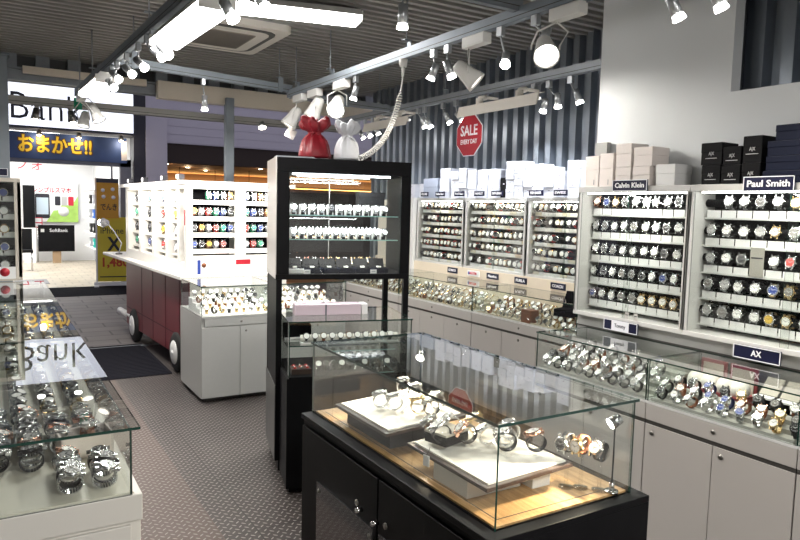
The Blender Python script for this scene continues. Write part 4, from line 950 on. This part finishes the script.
# ------------------------------------------------------------------ ceiling services
def rail(label, p, q, name='lighting_rail', rods=(), sec=.041, m=STEELP, group='steel lighting rails'):
    p, q = Vector(p), Vector(q); d = q - p; L_ = d.length
    t = thing(name, label, 'rail', p, math.atan2(d.y, d.x), group)
    h = sec / 2
    mb = MB().box(0, L_, -h, h, h * .2, h * 2.2).box(0, L_, -h, -h + .004, -h, h * .2).box(0, L_, h - .004, h, -h, h * .2).box(0, L_, -h, h, -h, -h + .004); mb.build('channel', m, t)
    Box(.01, L_ - .01, -h - .001, h + .001, h * .0, h * .2).build('slot', GROOVE, t)
    for s in rods:
        rd = MB().cyl((s, 0, h * 2.2), (s, 0, CEIL + .02 - p.z), .005, n=8).build('rod', STEELD, t)
        Box(s - .025, s + .025, -h - .006, -h, -.03, .10).box(s - .02, s + .02, -h - .006, h + .006, .095, .10).build('bracket', STEELP, rd)
    return t
RZ = 2.6
rail('left lighting rail carrying the bright tube and row of spots', (.93, .6, RZ), (.726, 7.1, RZ), rods=(1.2, 3.6, 5.6, 6.3))
rail('lighting rail running from above the foreground to the rail corner', (2.36, .6, RZ), (2.345, 5.86, RZ), rods=(1.7, 3.25, 4.4, 5.1))
rail('cross rail from the left rail to the corner above the tower', (.82, 5.52, RZ + .045), (2.36, 5.85, RZ + .045), rods=(.15, 1.45))
rail('dark cross rail from the rail corner to the far wall rail', (2.36, 5.88, RZ - .001), (3.48, 6.0, RZ - .001), m=STEELD, rods=(.6,))
rail('cross rail at the top reaching the foreground rail junction', (.95, 2.755, RZ + .045), (2.36, 2.75, RZ + .045))
rail('long dark lighting rail in front of the corrugated wall', (3.5, 2.85, RZ - .02), (3.5, 7.2, RZ - .02), m=STEELD, rods=(1.0, 2.2, 3.4))
rail('pale pipe rail low across the shop front', (-.5, 7.62, 2.55), (3.9, 7.62, 2.55), m=mat('pipe_grey', (.33, .32, .30), .5), sec=.05)
def spot(label, ax, ay, az, lens, group, aim=None, e=14, lit=True, hl=.085, col=(1, .93, .82), rr=.024):
    """track spot: adapter under the rail, stem, tilted cylinder head, glowing lamp face"""
    t = thing('track_spotlight', label, 'spotlight', (ax, ay, az), 0, group)
    l = Vector(lens) - Vector((ax, ay, az)); top = Vector((0, 0, -.05))
    dd = Vector(aim).normalized() if aim else Vector((l.x, l.y, min(l.z + .10, -.03))).normalized()
    piv = l - dd * hl
    Box(-.014, .014, -.022, .022, -.05, 0).build('adapter', ALU, t, .002)
    MB().tube([top, (top + piv) / 2 + Vector((0, 0, -.01)), piv], .0055, 8).build('stem', ALU, t)
    hb = MB().cyl(piv - dd * .02, l - dd * .022, rr * .93, n=18).build('head', ALU, t)
    MB().cyl(l - dd * .0215, l, rr * .95, rr * 1.12, 18).build('lamp', LAMPW, hb)
    light('SPOT', 'beam', t, l + dd * .01, e, col, .025, aim=dd, angle=75, blend=.7)
    return t
ZA = RZ - .0206
G = 'spotlights on the left rail'
for k, (ay, ly, lz) in enumerate(((5.35, 5.38, 2.426), (5.162, 5.20, 2.462), (4.84, 4.738, 2.427), (4.487, 4.397, 2.416), (4.26, 3.937, 2.398), (4.12, 3.80, 2.387))):
    x = .93 - (ay - .6) * .0314
    spot(f'aluminium spotlight on the left rail, {ORD[k]} from its far end', x, ay, ZA, (x + .02, ly, lz), G, (.35, -.75, -.6), e=16)
for k, (ay, ly, lz) in enumerate(((2.85, 2.747, 2.344), (2.74, 2.70, 2.39), (2.60, 2.553, 2.348))):
    x = .93 - (ay - .6) * .0314
    spot(f'aluminium spotlight at the top left beside the big tube, {ORD[k]} of three', x, ay, ZA, (x + .0 + .03 * k, ly, lz), G, (.2, -.5, -.7), e=16)
G = 'spotlights on the foreground rail'
for k, (ay, ly, lz, am) in enumerate(((4.558, 4.598, 2.407, (-.15, .2, -1)), (3.524, 3.559, 2.401, (-.25, .35, -1)), (3.376, 3.325, 2.378, (.25, -.3, -1)), (2.889, 2.844, 2.374, (-1.05, -1.15, -1.5)), (2.62, 2.56, 2.43, (-1., -.6, -1.5)))):
    spot(f'aluminium spotlight hanging from the foreground rail, {ORD[k]} from its far end', 2.35, ay, ZA, (2.35, ly, lz), G, am, e=18 if k < 3 else 60)
for k, (ly, lz) in enumerate(((1.80, 2.376), (1.618, 2.372))):
    spot(f'large aluminium spotlight against the white wall, {("left", "right")[k]} of two', 2.357, ly + .03, ZA, (2.35 + .01, ly - .01, lz), G, (.3, -.35, -1), e=26, hl=.11)
spot('aluminium spotlight hanging high near the coiled cable plug', 1.655, 2.755, RZ + .022, (1.66, 2.76, 2.435), G, (.0, .02, -1), e=16, hl=.09)
G = 'spotlights on the far wall rail'
for k, (ly, lz) in enumerate(((6.687, 2.364), (6.526, 2.374), (6.349, 2.381), (5.457, 2.375), (5.354, 2.366), (5.047, 2.375), (4.851, 2.373), (3.857, 2.352), (3.701, 2.364), (3.485, 2.367))):
    spot(f'aluminium spotlight on the far wall rail, {ORD[k]} from its far end', 3.5, ly + .03, RZ - .042, (3.55, ly - .02, lz), G, ((.5, -.3, -1), (.45, -.4, -1), (.5, -.2, -1), (.45, .1, -1), (.5, -.3, -1), (.45, -.3, -1), (.42, -.75, -1), (.42, .75, -1), (.45, .35, -1), (.45, -.1, -1))[k], e=(25, 25, 25, 30, 26, 34, 48, 48, 40, 34)[k], col=(.93, .96, 1))
spot('white spotlight hanging alone from the cross rail above the cart', 1.52, 5.67, RZ + .022, (1.525, 5.64, 2.366), 'single spots', (0, 0, -1), e=14, hl=.1)
# wide white flood spots with yoke and ballast
def flood(label, ax, ay, az, head, aim, lit, group='white floodlights', e=30, blen=.2, along=(0, 1, 0), sc=1.):
    t = thing('floodlight', label, 'floodlight', (ax, ay, az), 0, group)
    Box(-.03, .03, -blen / 2, blen / 2, -.062, 0).build('ballast_box', FIXW, t, .006)
    p = Vector(head) - Vector((ax, ay, az)); dd = Vector(aim).normalized()
    A = Matrix.Translation(p) @ dd.to_track_quat('Z', 'Y').to_matrix().to_4x4() @ Matrix.Scale(sc, 4)
    hb = MB().lathe([(.001, -.088), (.024, -.085), (.034, -.07), (.040, -.035), (.041, -.03), (.046, .005), (.055, .04), (.058, .062), (.054, .062), (.048, .045)], 24, 0, A).build('shade', FIXW, t)
    MB().lathe([(.001, .05), (.05, .05), (.052, .052), (.001, .056)], 24, 0, A, False).build('lens', LAMPW if lit else mat('lamp_soft', (1, 1, 1), .4, emit=(1, .95, .88), estr=3), hb)
    tp = Vector((0, math.copysign(min(abs(p.y), .07), p.y), -.062))
    mb = MB()
    side = dd.cross(Vector((0, 0, 1))); side = side.normalized() if side.length > .1 else Vector((1, 0, 0))
    for s in (-1, 1):
        e_ = p + side * s * .062 * sc; mb.tube([tp, tp + (e_ - tp) * .35 + side * s * .05, e_ + Vector((0, 0, .02)), e_], .005, 8)
    mb.build('yoke', FIXW, t)
    light('SPOT', 'flood_beam', t, p + dd * .075 * sc, e, (1, .95, .88), .04, aim=dd, angle=95, blend=.6)
flood('white floodlight above the red bag, farthest left of the tower trio', 2.35, 5.62, ZA, (2.33, 5.74, 2.385), (-.45, .15, -.8), False, sc=1.25)
flood('white floodlight directly above the red bag, middle of the trio', 2.35, 5.30, ZA, (2.34, 5.27, 2.41), (-.35, .15, -.85), False, sc=1.25)
flood('glowing white floodlight right of the red bag, facing the viewer', 2.35, 4.80, ZA, (2.35, 4.87, 2.40), (-.45, -.55, -.6), True, sc=1.25)
flood('grey-white floodlight hanging in the middle of the foreground rail', 2.35, 3.10, ZA, (2.36, 3.18, 2.375), (.55, -.45, -.6), False, sc=1.1)
flood('large glowing floodlight facing the viewer near the white wall', 2.36, 2.41, ZA, (2.33, 2.52, 2.39), (-.42, -.6, -.62), True, sc=1.1, e=40)
flood('cream floodlight at the far end of the left rail, lower one', .74, 6.9, ZA, (.78, 7.05, 2.36), (-.2, -.2, -1), False)
flood('cream floodlight at the far end of the left rail, upper one', .75, 6.62, ZA, (.83, 6.60, 2.37), (.35, -.3, -.85), False)
t = thing('green_tag', 'small green tag at the far end of the left rail', 'tag', (.735, 7.09, ZA)); Box(-.035, .035, 0, .01, -.12, -.015).build('tag', mat('tag_green', (.0, .30, .14), .5), t); Box(-.004, .004, 0, .004, -.02, 0).build('hook', KEYM, t)
# big tube fixtures
def trough(label, p, q, w, up, name='tube_light', e=60, aim=(0, 0, -1), group=None):
    p, q = Vector(p), Vector(q); d = q - p; L_ = d.length
    t = thing(name, label, 'light fixture', p, math.atan2(d.y, d.x), group)
    mb = MB().prism([(-w / 2, 0), (w / 2, 0), (w * .3, .05), (-w * .3, .05)], 0, L_, 0, basis((0, 1, 0), (0, 0, 1), (1, 0, 0), (0, 0, .0))); mb.build('body', FIXW, t)
    MB().prism([(-w / 2 + .004, 0), (-w * .40, -.035), (w * .40, -.035), (w / 2 - .004, 0)], 0, L_, 0, basis((0, 1, 0), (0, 0, 1), (1, 0, 0), (0, 0, -.001))).build('diffuser', TUBEW, t)
    for s in (-.006, L_): Box(s, s + .006, -w / 2, w / 2, -.03, .03).build('end_cap', FIXW, t)
    mb = MB()
    for s in (L_ * .25, L_ * .75): mb.box(s - .02, s + .02, -.012, .012, .05, .05 + up)
    mb.build('hanger', STEELD, t)
    light('AREA', 'tube_glow', t, (L_ / 2, 0, -.045), e, (1, .97, .93), L_, w, aim)
    return t
trough('bright tube fixture under the near part of the left rail', (.895, 3.10, 2.50), (.862, 4.0, 2.50), .17, .02, e=26, group='tube fixtures')
trough('bright tube fixture under the far end of the left rail', (.765, 5.45, 2.50), (.735, 6.25, 2.50), .17, .02, e=22, group='tube fixtures')
trough('long tube fixture fixed flat to the ceiling above the tower', (1.25, 4.60, 2.93), (2.26, 4.36, 2.93), .22, .02, e=30, group='tube fixtures')
def washer(label, ya, yb, x, z):
    t = thing('wall_washer', label, 'light fixture', (x, (ya + yb) / 2, z), 0, 'wall washers on the far rail'); w = abs(yb - ya) / 2
    mb = MB().prism([(-.05, -.045), (-.03, .04), (.03, .05), (.03, .045), (-.022, .034), (-.042, -.045)], -w, w, 0, basis((1, 0, 0), (0, 0, 1), (0, -1, 0), (0, 0, 0))); mb.build('reflector', FIXC, t)
    MB().cyl((0, -w + .02, .005), (0, w - .02, .005), .013, n=12).build('tube', FIXW, t)
    for s in (-.5, .5): MB().cyl((0, s * w, .04), (.0, s * w, .085), .03, n=14).cyl((0, s * w, .085), (.06, s * w, .10), .022, n=12).box(.05, 3.48 - x + .03, s * w - .012, s * w + .012, .09, .11).build('lampholder', FIXC, t)
    light('AREA', 'washer_glow', t, (.04, 0, -.005), 2.5, (.96, .97, 1), 2 * w, .05, (.8, 0, -.45)).rotation_euler = basis((0, 1, 0), Vector((.45, 0, .8)).normalized(), Vector((-.8, 0, .45)).normalized()).to_euler()
washer('long cream wall washer right of the SALE sign on far rail', 3.62, 4.56, 3.33, 2.40)
washer('cream wall washer left of the SALE sign behind the coiled cable', 5.35, 6.2, 3.33, 2.42)
# added, unseen lamp behind the viewer that brightens the white wall and box fronts
trough('added unseen tube lamp behind the viewer, for fill light', (1.05, -1.6, 2.50), (1.00, -.35, 2.50), .17, .02, e=95, aim=(.35, .25, -.9), group='tube fixtures')
# air conditioner cassette
t = thing('air_conditioner', 'cream ceiling air conditioner cassette with a brown grille', 'air conditioner', (1.58, 5.55, CEIL)); 
mb = MB().rbox(-.48, .48, -.48, .48, -.05, .0, .06); mb.build('panel', FIXC, t)
mb = MB().rbox(-.40, .40, -.40, .40, -.056, -.05, .12); mb.build('louvre_recess', GROOVE, t)
mb = MB().rbox(-.355, .355, -.355, .355, -.062, -.056, .09); mb.build('louvre_flap', FIXC, t)
gr = MB().rbox(-.26, .26, -.26, .26, -.068, -.062, .02).build('intake_grille', mat('grille_brown', (.30, .26, .22), .7), t)
mb = MB()
for k in range(24): mb.box(-.25, .25, -.25 + k * .021, -.242 + k * .021, -.071, -.068)
mb.build('grille_slats', mat('grille_dark', (.17, .15, .13), .7), gr)
# coiled cable
t = thing('coiled_cable', 'white coiled cable hanging from the rail down to the tower', 'cable', (2.33, 3.85, 2.575))
MB().cyl((0, 0, 0), (0, 0, -.05), .028, .024, 14).cyl((0, 0, -.05), (0, 0, -.11), .012, .008, 10).build('plug', FIXW, t)
def bez(a, b, c, d, s): return a * (1 - s) ** 3 + b * 3 * s * (1 - s) ** 2 + c * 3 * s * s * (1 - s) + d * s ** 3
P4 = [Vector(v) for v in ((0, 0, -.11), (-.03, .0, -.35), (-.12, -.04, -.58), (-.36, -.10, -.668))]
path = []
N_ = 900
for i in range(N_ + 1):
    s = i / N_; c = bez(*P4, s); tg = (bez(*P4, min(1, s + .01)) - bez(*P4, max(0, s - .01))).normalized()
    rr = .015 * min(1, max(0, (s - .12) * 12)); u_ = tg.cross(Vector((0, 1, 0))).normalized(); v_ = tg.cross(u_)
    a = s * 2 * PI * 40; path.append(c + u_ * rr * math.cos(a) + v_ * rr * math.sin(a))
MB().tube(path, .0045, 6).build('coil', FIXW, t)
# SALE sign
t = thing('sale_sign', 'red octagonal SALE EVERY DAY sign hanging by the corrugated wall', 'sign', (3.44, 4.595, 2.228))
oc = [(.176 * math.cos(PI / 8 + k * PI / 4) * 1.04, .176 * math.sin(PI / 8 + k * PI / 4)) for k in range(8)]
FX_ = basis((0, -1, 0), (0, 0, 1), (-1, 0, 0), (0, 0, 0))
MB().prism([(a * 1.045, b * 1.045) for a, b in oc], -.005, 0, 0, FX_).build('border', SIGNW, t); MB().prism(oc, 0, .002, 0, FX_).build('plate', REDS, t)
text('SALE', .12, TEXTW, t, FX_ @ Matrix.Translation((0, .038, .003)), .23, bold=.02); text('EVERY DAY', .055, TEXTW, t, FX_ @ Matrix.Translation((0, -.052, .003)), .225, bold=.015)
mb = MB()
for s in (-.1, .1): mb.tube([(0, s, .16), (.03, s, .25), (.05, s, .33)], .002, 6)
mb.build('hanging_wire', STEELD, t)

# ------------------------------------------------------------------ the street side: phone shop and neighbour
SY = 14.0
DARKF = mat('shopfront_dark', (.03, .03, .045), .5); LILAC = mat('lilac_siding', (.56, .54, .62), .7, vary=.04); WSHOP = mat('shop_white', (.82, .83, .84), .6)
mb = MB().box(-6, 2.40, SY, SY + .3, 2.86, 5.5).box(2.40, 2.62, SY - .1, SY + .3, 0, 5.5).box(-6, -2, SY, SY + .3, 0, 2.86); struct('wall_phone_shop_front', mb, DARKF)
struct('wall_phone_shop_side', Box(2.44, 2.62, SY + .3, 20.3, 0, 3.2), WSHOP); struct('wall_phone_shop_back', Box(-6, 2.62, 20.2, 20.35, 0, 3.2), WSHOP)
struct('wall_phone_shop_left', Box(-6.1, -6, SY, 20.3, 0, 3.2), WSHOP); struct('ceiling_phone_shop', Box(-6, 2.62, SY + .3, 20.3, 3.0, 3.1), WSHOP)
FRM = mat('door_frame_grey', (.16, .17, .21), .4, metal=.4)
struct('door_1', MB().box(2.16, 2.36, SY - .04, SY + .1, 0, 2.42).box(-2, 2.36, SY - .04, SY + .1, 2.28, 2.42).box(2.0, 2.03, SY - .02, SY + .02, 0, 2.28), FRM)
for k, x in enumerate((-1.6, .6)):
    t = thing('ceiling_panel_light', f'bright ceiling panel inside the phone shop, {("left", "right")[k]} one', 'light fixture', (x, 17.3, 3.0)); Box(-.7, .7, -2, 2, -.03, 0).build('frame', WHITEP, t); Box(-.66, .66, -1.95, 1.95, -.036, -.03).build('diffuser', mat('panel_glow', (1, 1, 1), .5, emit=(1, 1, 1), estr=4), t)
    light('AREA', 'panel_light', t, (0, 0, -.06), 120, (1, .99, .97), 1.4, 4, (0, 0, -1))
# fascia sign
t = thing('shop_sign', 'large white illuminated sign with dark serif lettering reading Bank', 'sign', (.2, SY - .02, 3.3))
Box(-2.2, 2.16, -.30, 0, -.40, .42).build('light_box', mat('sign_glow', (.9, .92, 1), .5, emit=(.86, .90, 1), estr=1.25), t)
text('Bank', .68, TEXTD, t, FACE_MY((.70, -.302, -.08)), 1.14, bold=-.006); text('Soft', .58, TEXTD, t, FACE_MY((-.52, -.302, -.10)), 1.0, bold=-.006)
mb = MB().box(-2.24, 2.2, -.34, 0, -.44, -.40).box(-2.24, 2.2, -.34, 0, .42, .46).box(2.16, 2.2, -.34, 0, -.4, .42); mb.build('frame', DARKF, t)
# banner
t = thing('banner', 'blue shop banner with yellow Japanese lettering above the entrance', 'banner', (.2, SY - .04, 2.60)); Box(-2.2, 2.08, -.03, 0, -.25, .22).build('cloth', mat('banner_blue', (.03, .06, .17), .6, vary=.5, vscale=3), t)
text('おまかせ!!', .34, mat('banner_yellow', (.95, .62, .04), .5), t, FACE_MY((.86, -.034, -.01)), 1.2, bold=.03); text('おまかせ!!', .34, mat('banner_brown', (.12, .05, .01), .5), t, FACE_MY((.86, -.0325, -.01)), 1.24, bold=.075)
Box(1.98, 2.08, -.032, -.03, -.2, .16).build('pale_end', CREAMB, t)
for k, x in enumerate((.79, 1.44, 2.16)):
    l_ = thing('sign_lamp', f'small glowing lamp above the blue banner, {ORD[k]} from left', 'lamp', (x, SY - .2, 2.80)); MB().cyl((0, .2, .05), (0, 0, .05), .01, n=8).build('arm', KEYM, l_); MB().cyl((0, 0, .05), (0, .03, -.02), .03, .05, 14).build('shade', KEYM, l_); MB().lathe([(.001, -.03), (.045, 0), (.001, .03)], 14, 0, Matrix.Translation((0, .03, -.035))).build('bulb', mat('warm_lamp', (1, .9, .7), .4, emit=(1, .85, .6), estr=18), l_)
    light('POINT', 'lamp_light', l_, (0, .0, -.1), 4, (1, .85, .62), .05)
# posters inside
t = thing('wall_poster', 'green and white phone poster on the back wall of the phone shop', 'poster', (1.47, 20.16, 1.56)); Box(-.57, .57, -.04, 0, -.52, .54).build('panel', mat('poster_white', (.86, .88, .88), .5), t)
gp = [(-.2, -.52), (.57, -.52), (.57, .18), (.48, .02), (.40, .12), (.34, -.08), (.20, -.02), (.12, -.20), (-.02, -.22), (-.10, -.36)]
MB().prism(gp, 0, .002, 0, FACE_MY((0, -.040, 0))).build('green_print', mat('poster_green', (.42, .68, .14), .6, vary=.4, vscale=6), t)
text('シンプルスマホ', .16, TEXTR, t, FACE_MY((-.05, -.044, .31)), .92, bold=.02)
MB().rbox(-.17, .17, -.32, .32, 0, .006, .04, 0, FACE_MY((-.28, -.043, -.10))).build('printed_phone', TEXTD, t); Box(-.42, -.14, -.050, -.048, -.32, .12).build('printed_screen', mat('screen_blue', (.62, .75, .85), .5), t)
for k, m in enumerate((TEXTD, DSILV, TEXTR)): MB().rbox(-.065, .065, -.12, .12, 0, .005, .02, 0, FACE_MY((.08 + k * .16, -.042, .04))).build('printed_handset', m, t)
MB().cyl((.22, -.046, -.24), (.22, -.042, -.24), .13, n=24).build('printed_badge', WHITEC, t)
t = thing('standing_board', 'black SoftBank board on a stand at the back of phone shop', 'board', (1.46, 19.5, 0)); Box(-.42, .42, -.04, .0, .30, .98).build('panel', BLACK, t); text('SoftBank', .12, TEXTW, t, FACE_MY((.05, -.042, .84)), .42); Box(-.36, -.28, -.043, -.041, .80, .88).build('logo', DSILV, t); Box(-.10, .10, -.02, .02, .0, .30).build('foot', mat('kraft', (.35, .24, .14), .8), t)
t = thing('dark_rack', 'black tall panel at the left inside the phone shop', 'rack', (.85, 19.6, 0)); Box(-.12, .14, 0, .3, .9, 1.98).build('panel', BLACK, t); Box(-.12, .14, 0, .3, 0, .9).build('base', WHITEC, t)
t = thing('chair', 'dark chair at the left inside the phone shop', 'chair', (.62, 17.5, 0)); Box(-.2, .2, -.2, .2, .42, .48).build('seat', BLACKM, t); Box(-.2, .2, .17, .21, .48, .95).build('backrest', BLACKM, t)
for sx in (-1, 1):
    for sy in (-1, 1): MB().cyl((sx * .18, sy * .18, 0), (sx * .18, sy * .18, .42), .012, n=8).build('leg', CHROME, t)
t = thing('red_notice', 'small white notice with red frames beside the SoftBank board', 'sign', (1.05, 19.9, 1.0)); Box(-.12, .12, 0, .02, -.1, .16).build('panel', TEXTR, t); Box(-.1, .1, -.004, 0, .04, .14).build('upper_field', WHITEC, t); Box(-.1, .1, -.004, 0, -.08, .01).build('lower_field', WHITEC, t); MB().cyl((0, .01, -1.0), (0, .01, -.1), .012, n=8).build('post', CHROME, t)
t = thing('floor_sheet', 'grey square mat lying inside the phone shop entrance', 'mat', (.68, 15.0, 0)); Box(-.3, .28, -.45, .45, 0, .006).build('sheet', mat('sheet_grey', (.25, .25, .26), .8), t); Box(-.3, .28, -.45, -.43, .006, .008).build('edge', GROOVE, t)
text('フォ', .3, TEXTR, tag(struct_ := MB().box(-.5, .5, 0, .01, -.2, .2).build('wall_lettering', WSHOP, None, 0, (.9, 20.18, 2.5)), 'red Japanese lettering high on the back wall of phone shop', 'sign'), FACE_MY((0, -.002, 0)), .6)
# rack of accessories along the right-hand wall
t = thing('accessory_rack', 'white accessory rack along the right side of phone shop', 'rack', (2.43, 17.2, 0)); Box(-.03, 0, -1.6, 2.6, .3, 2.1).build('back_panel', WSHOP, t)
for i in range(5): Box(-.30, -.03, -1.6, 2.6, .45 + i * .36, .47 + i * .36).build('shelf', WHITEC, t)
CB = [('teal', (.02, .45, .38)), ('black', (.02, .02, .02)), ('blue', (.05, .15, .5)), ('grey', (.35, .35, .38))]
n = 0
for i in range(4):
    for j in range(6):
        nm, c = CB[(i + j * 3 + i * j) % 4]
        b = thing('phone_box', f'{nm} accessory box, {ORD[j]} from the front, {ORD[i]} shelf up of the rack', 'box', (2.26, 15.75 + j * .62, .471 + i * .36), 0, 'accessory boxes'); Box(-.08, .08, -.1, .1, 0, .22).build('box', mat('acc_' + nm, c, .5), b); Box(-.081, -.08, -.07, .07, .06, .14).build('label', WHITEC, b)
# standing banner with two posters
t = thing('standing_sign', 'standing poster sign reading iPhone X outside the phone shop', 'sign', (1.95, 13.75, 0), -.12)
MB().box(-.30, -.22, -.12, .12, 0, .03).box(-.265, -.235, -.015, .015, .03, 2.05).box(-.30, .30, -.02, .02, .02, .09).build('stand', WHITEP, t)
YEL = mat('poster_yellow', (.62, .50, .04), .6, vary=.15, vscale=3); ORG = mat('poster_orange', (.60, .30, .03), .6, vary=.2, vscale=3)
lo = Box(-.24, .32, -.01, .01, .10, 1.32).build('lower_poster', YEL, t); up = Box(-.24, .14, -.06, -.045, 1.30, 2.04).build('upper_poster', ORG, t)
text('iPhone', .17, TEXTD, lo, FACE_MY((.02, -.012, 1.06)), .40); text('X', .36, TEXTD, lo, FACE_MY((.05, -.012, .80)), .24, bold=.03); text('1,480', .24, mat('poster_red', (.45, .06, .02), .6), lo, FACE_MY((.06, -.012, .46)), .46, bold=.03); Box(-.20, .28, -.012, -.01, .18, .2).build('printed_line', TEXTD, lo)
text('でんき', .14, TEXTD, up, FACE_MY((-.03, -.062, 1.50)), .28, bold=.02); Box(-.24, .14, -.063, -.06, 1.96, 2.04).build('dark_heading', DARKF, up)
for k, (x, z) in enumerate(((-.13, 1.82), (.04, 1.84), (-.12, 1.70), (.05, 1.69))): MB().cyl((x, -.063, z), (x, -.06, z), .035, n=14).build('printed_disc', WHITEC, up)
# pillar and the neighbouring restaurant
struct('pillar_lilac', Box(2.62, 3.02, SY - .12, SY + .3, 0, 6), LILAC)
mb = MB().box(3.02, 14, SY, SY + .3, 2.80, 6)
SID = mat('siding_lines', (.33, .30, .42), .8)
for k in range(14): mb.box(3.02, 14, SY - .012, SY, 2.82 + k * .16, 2.965 + k * .16, 0)
struct('wall_neighbour', mb, LILAC)
BRN = mat('restaurant_ceiling', (.20, .10, .05), .6); DKB = mat('restaurant_dark', (.035, .022, .018), .7)
struct('ceiling_neighbour', Box(3.02, 14, SY + .3, 21, 2.52, 2.6), BRN); struct('wall_neighbour_back', Box(3.02, 14, 21, 21.2, 0, 2.6), DKB); struct('trim_7', Box(3.02, 14, SY + .05, SY + .35, 2.42, 2.8), DKB)
struct('floor_neighbour', Box(3.02, 14, SY, 21.2, -.05, 0), DKB); struct('wall_neighbour_front', Box(3.02, 14, SY, SY + .1, 0, 1.0), DKB)
t = thing('cove_light', 'long orange cove light on the restaurant back wall', 'light fixture', (8.5, 20.9, 2.18)); Box(-5.4, 5.4, -.06, .09, -.10, .0).build('ledge', BRN, t); Box(-5.4, 5.4, .0, .08, .0, .02).build('strip', mat('cove_glow', (1, .6, .2), .5, emit=(1, .48, .12), estr=10), t)
light('AREA', 'cove_beam', t, (0, -.02, .05), 160, (1, .5, .16), 10, .1, (0, -.1, 1))
for k in range(7):
    t = thing('downlight', f'tiny downlight in the restaurant ceiling, {ORD[k]} from left', 'light', (3.5 + k * .75, 16.2 + (k % 3) * 1.1, 2.52), 0, 'restaurant downlights'); MB().cyl((0, 0, -.012), (0, 0, 0), .07, n=16).build('ring', KEYM, t); MB().cyl((0, 0, -.016), (0, 0, -.012), .05, n=16).build('lamp', mat('warm_lamp', (1, .9, .7), .4, emit=(1, .85, .6), estr=18), t)
    light('POINT', 'downlight_glow', t, (0, 0, -.12), 5, (1, .7, .4), .05)
for k in range(3):
    t = thing('pendant_lamp', f'thin pendant lamp in the restaurant, {ORD[k]} from left', 'lamp', (4.1 + k * .9, 17.5, 2.52), 0, 'restaurant pendants'); MB().cyl((0, 0, -.34), (0, 0, 0), .008, n=8).build('cord', BLACKM, t); MB().cyl((0, 0, -.46), (0, 0, -.34), .09, .02, 14).build('shade', BLACKM, t)
t = thing('ceiling_spot', 'round lit eyeball lamp under the shop front beam', 'lamp', (2.71, 7.62, 2.55)); MB().cyl((0, -.01, 0), (0, -.04, -.05), .035, .05, 16).build('housing', ALU, t); MB().cyl((0, -.041, -.051), (0, -.043, -.055), .045, n=16).build('lens', mat('warm_lamp2', (1, .95, .8), .4, emit=(1, .93, .78), estr=8), t)
for k, x in enumerate((.42, .72)):
    t = thing('clamp_lamp', f'small grey clamp lamp on the pipe before the Bank sign, {("left", "right")[k]} one', 'lamp', (x, 7.62, 2.525)); Box(-.02, .02, -.02, .02, -.03, .0).build('clamp', KEYM, t); MB().cyl((0, 0, -.03), (.02 * (1 if k else -1), -.03, -.14), .03, .04, 12).build('head', KEYM, t); MB().cyl((.02 * (1 if k else -1), -.031, -.142), (.02 * (1 if k else -1), -.033, -.15), .035, n=12).build('lens', LAMPW, t)
    light('SPOT', 'beam', t, (0, -.05, -.17), 6, (1, .95, .88), .03, aim=(0, -.4, -1), angle=90)

# the crowd of far watches as one object
o = FAR.build('wristwatch', FARM); tag(o, 'crowded small watches filling the far cabinets, far counter and rear glass cases', 'watch', None, 'stuff')
print('INDIVIDUAL WATCHES', N_WATCH[0])

# ------------------------------------------------------------------ sky, exposure
w = bpy.data.worlds.new('world'); S.world = w; w.use_nodes = True
w.node_tree.nodes['Background'].inputs[0].default_value = (.36, .35, .42, 1); w.node_tree.nodes['Background'].inputs[1].default_value = 1.05
S.view_settings.view_transform = 'Standard'; S.view_settings.look = 'None'; S.view_settings.gamma = 1; S.view_settings.use_curve_mapping = False
S.view_settings.exposure = 0.0
S.cycles.transparent_max_bounces = 48; S.cycles.max_bounces = 10; S.cycles.sample_clamp_indirect = 6
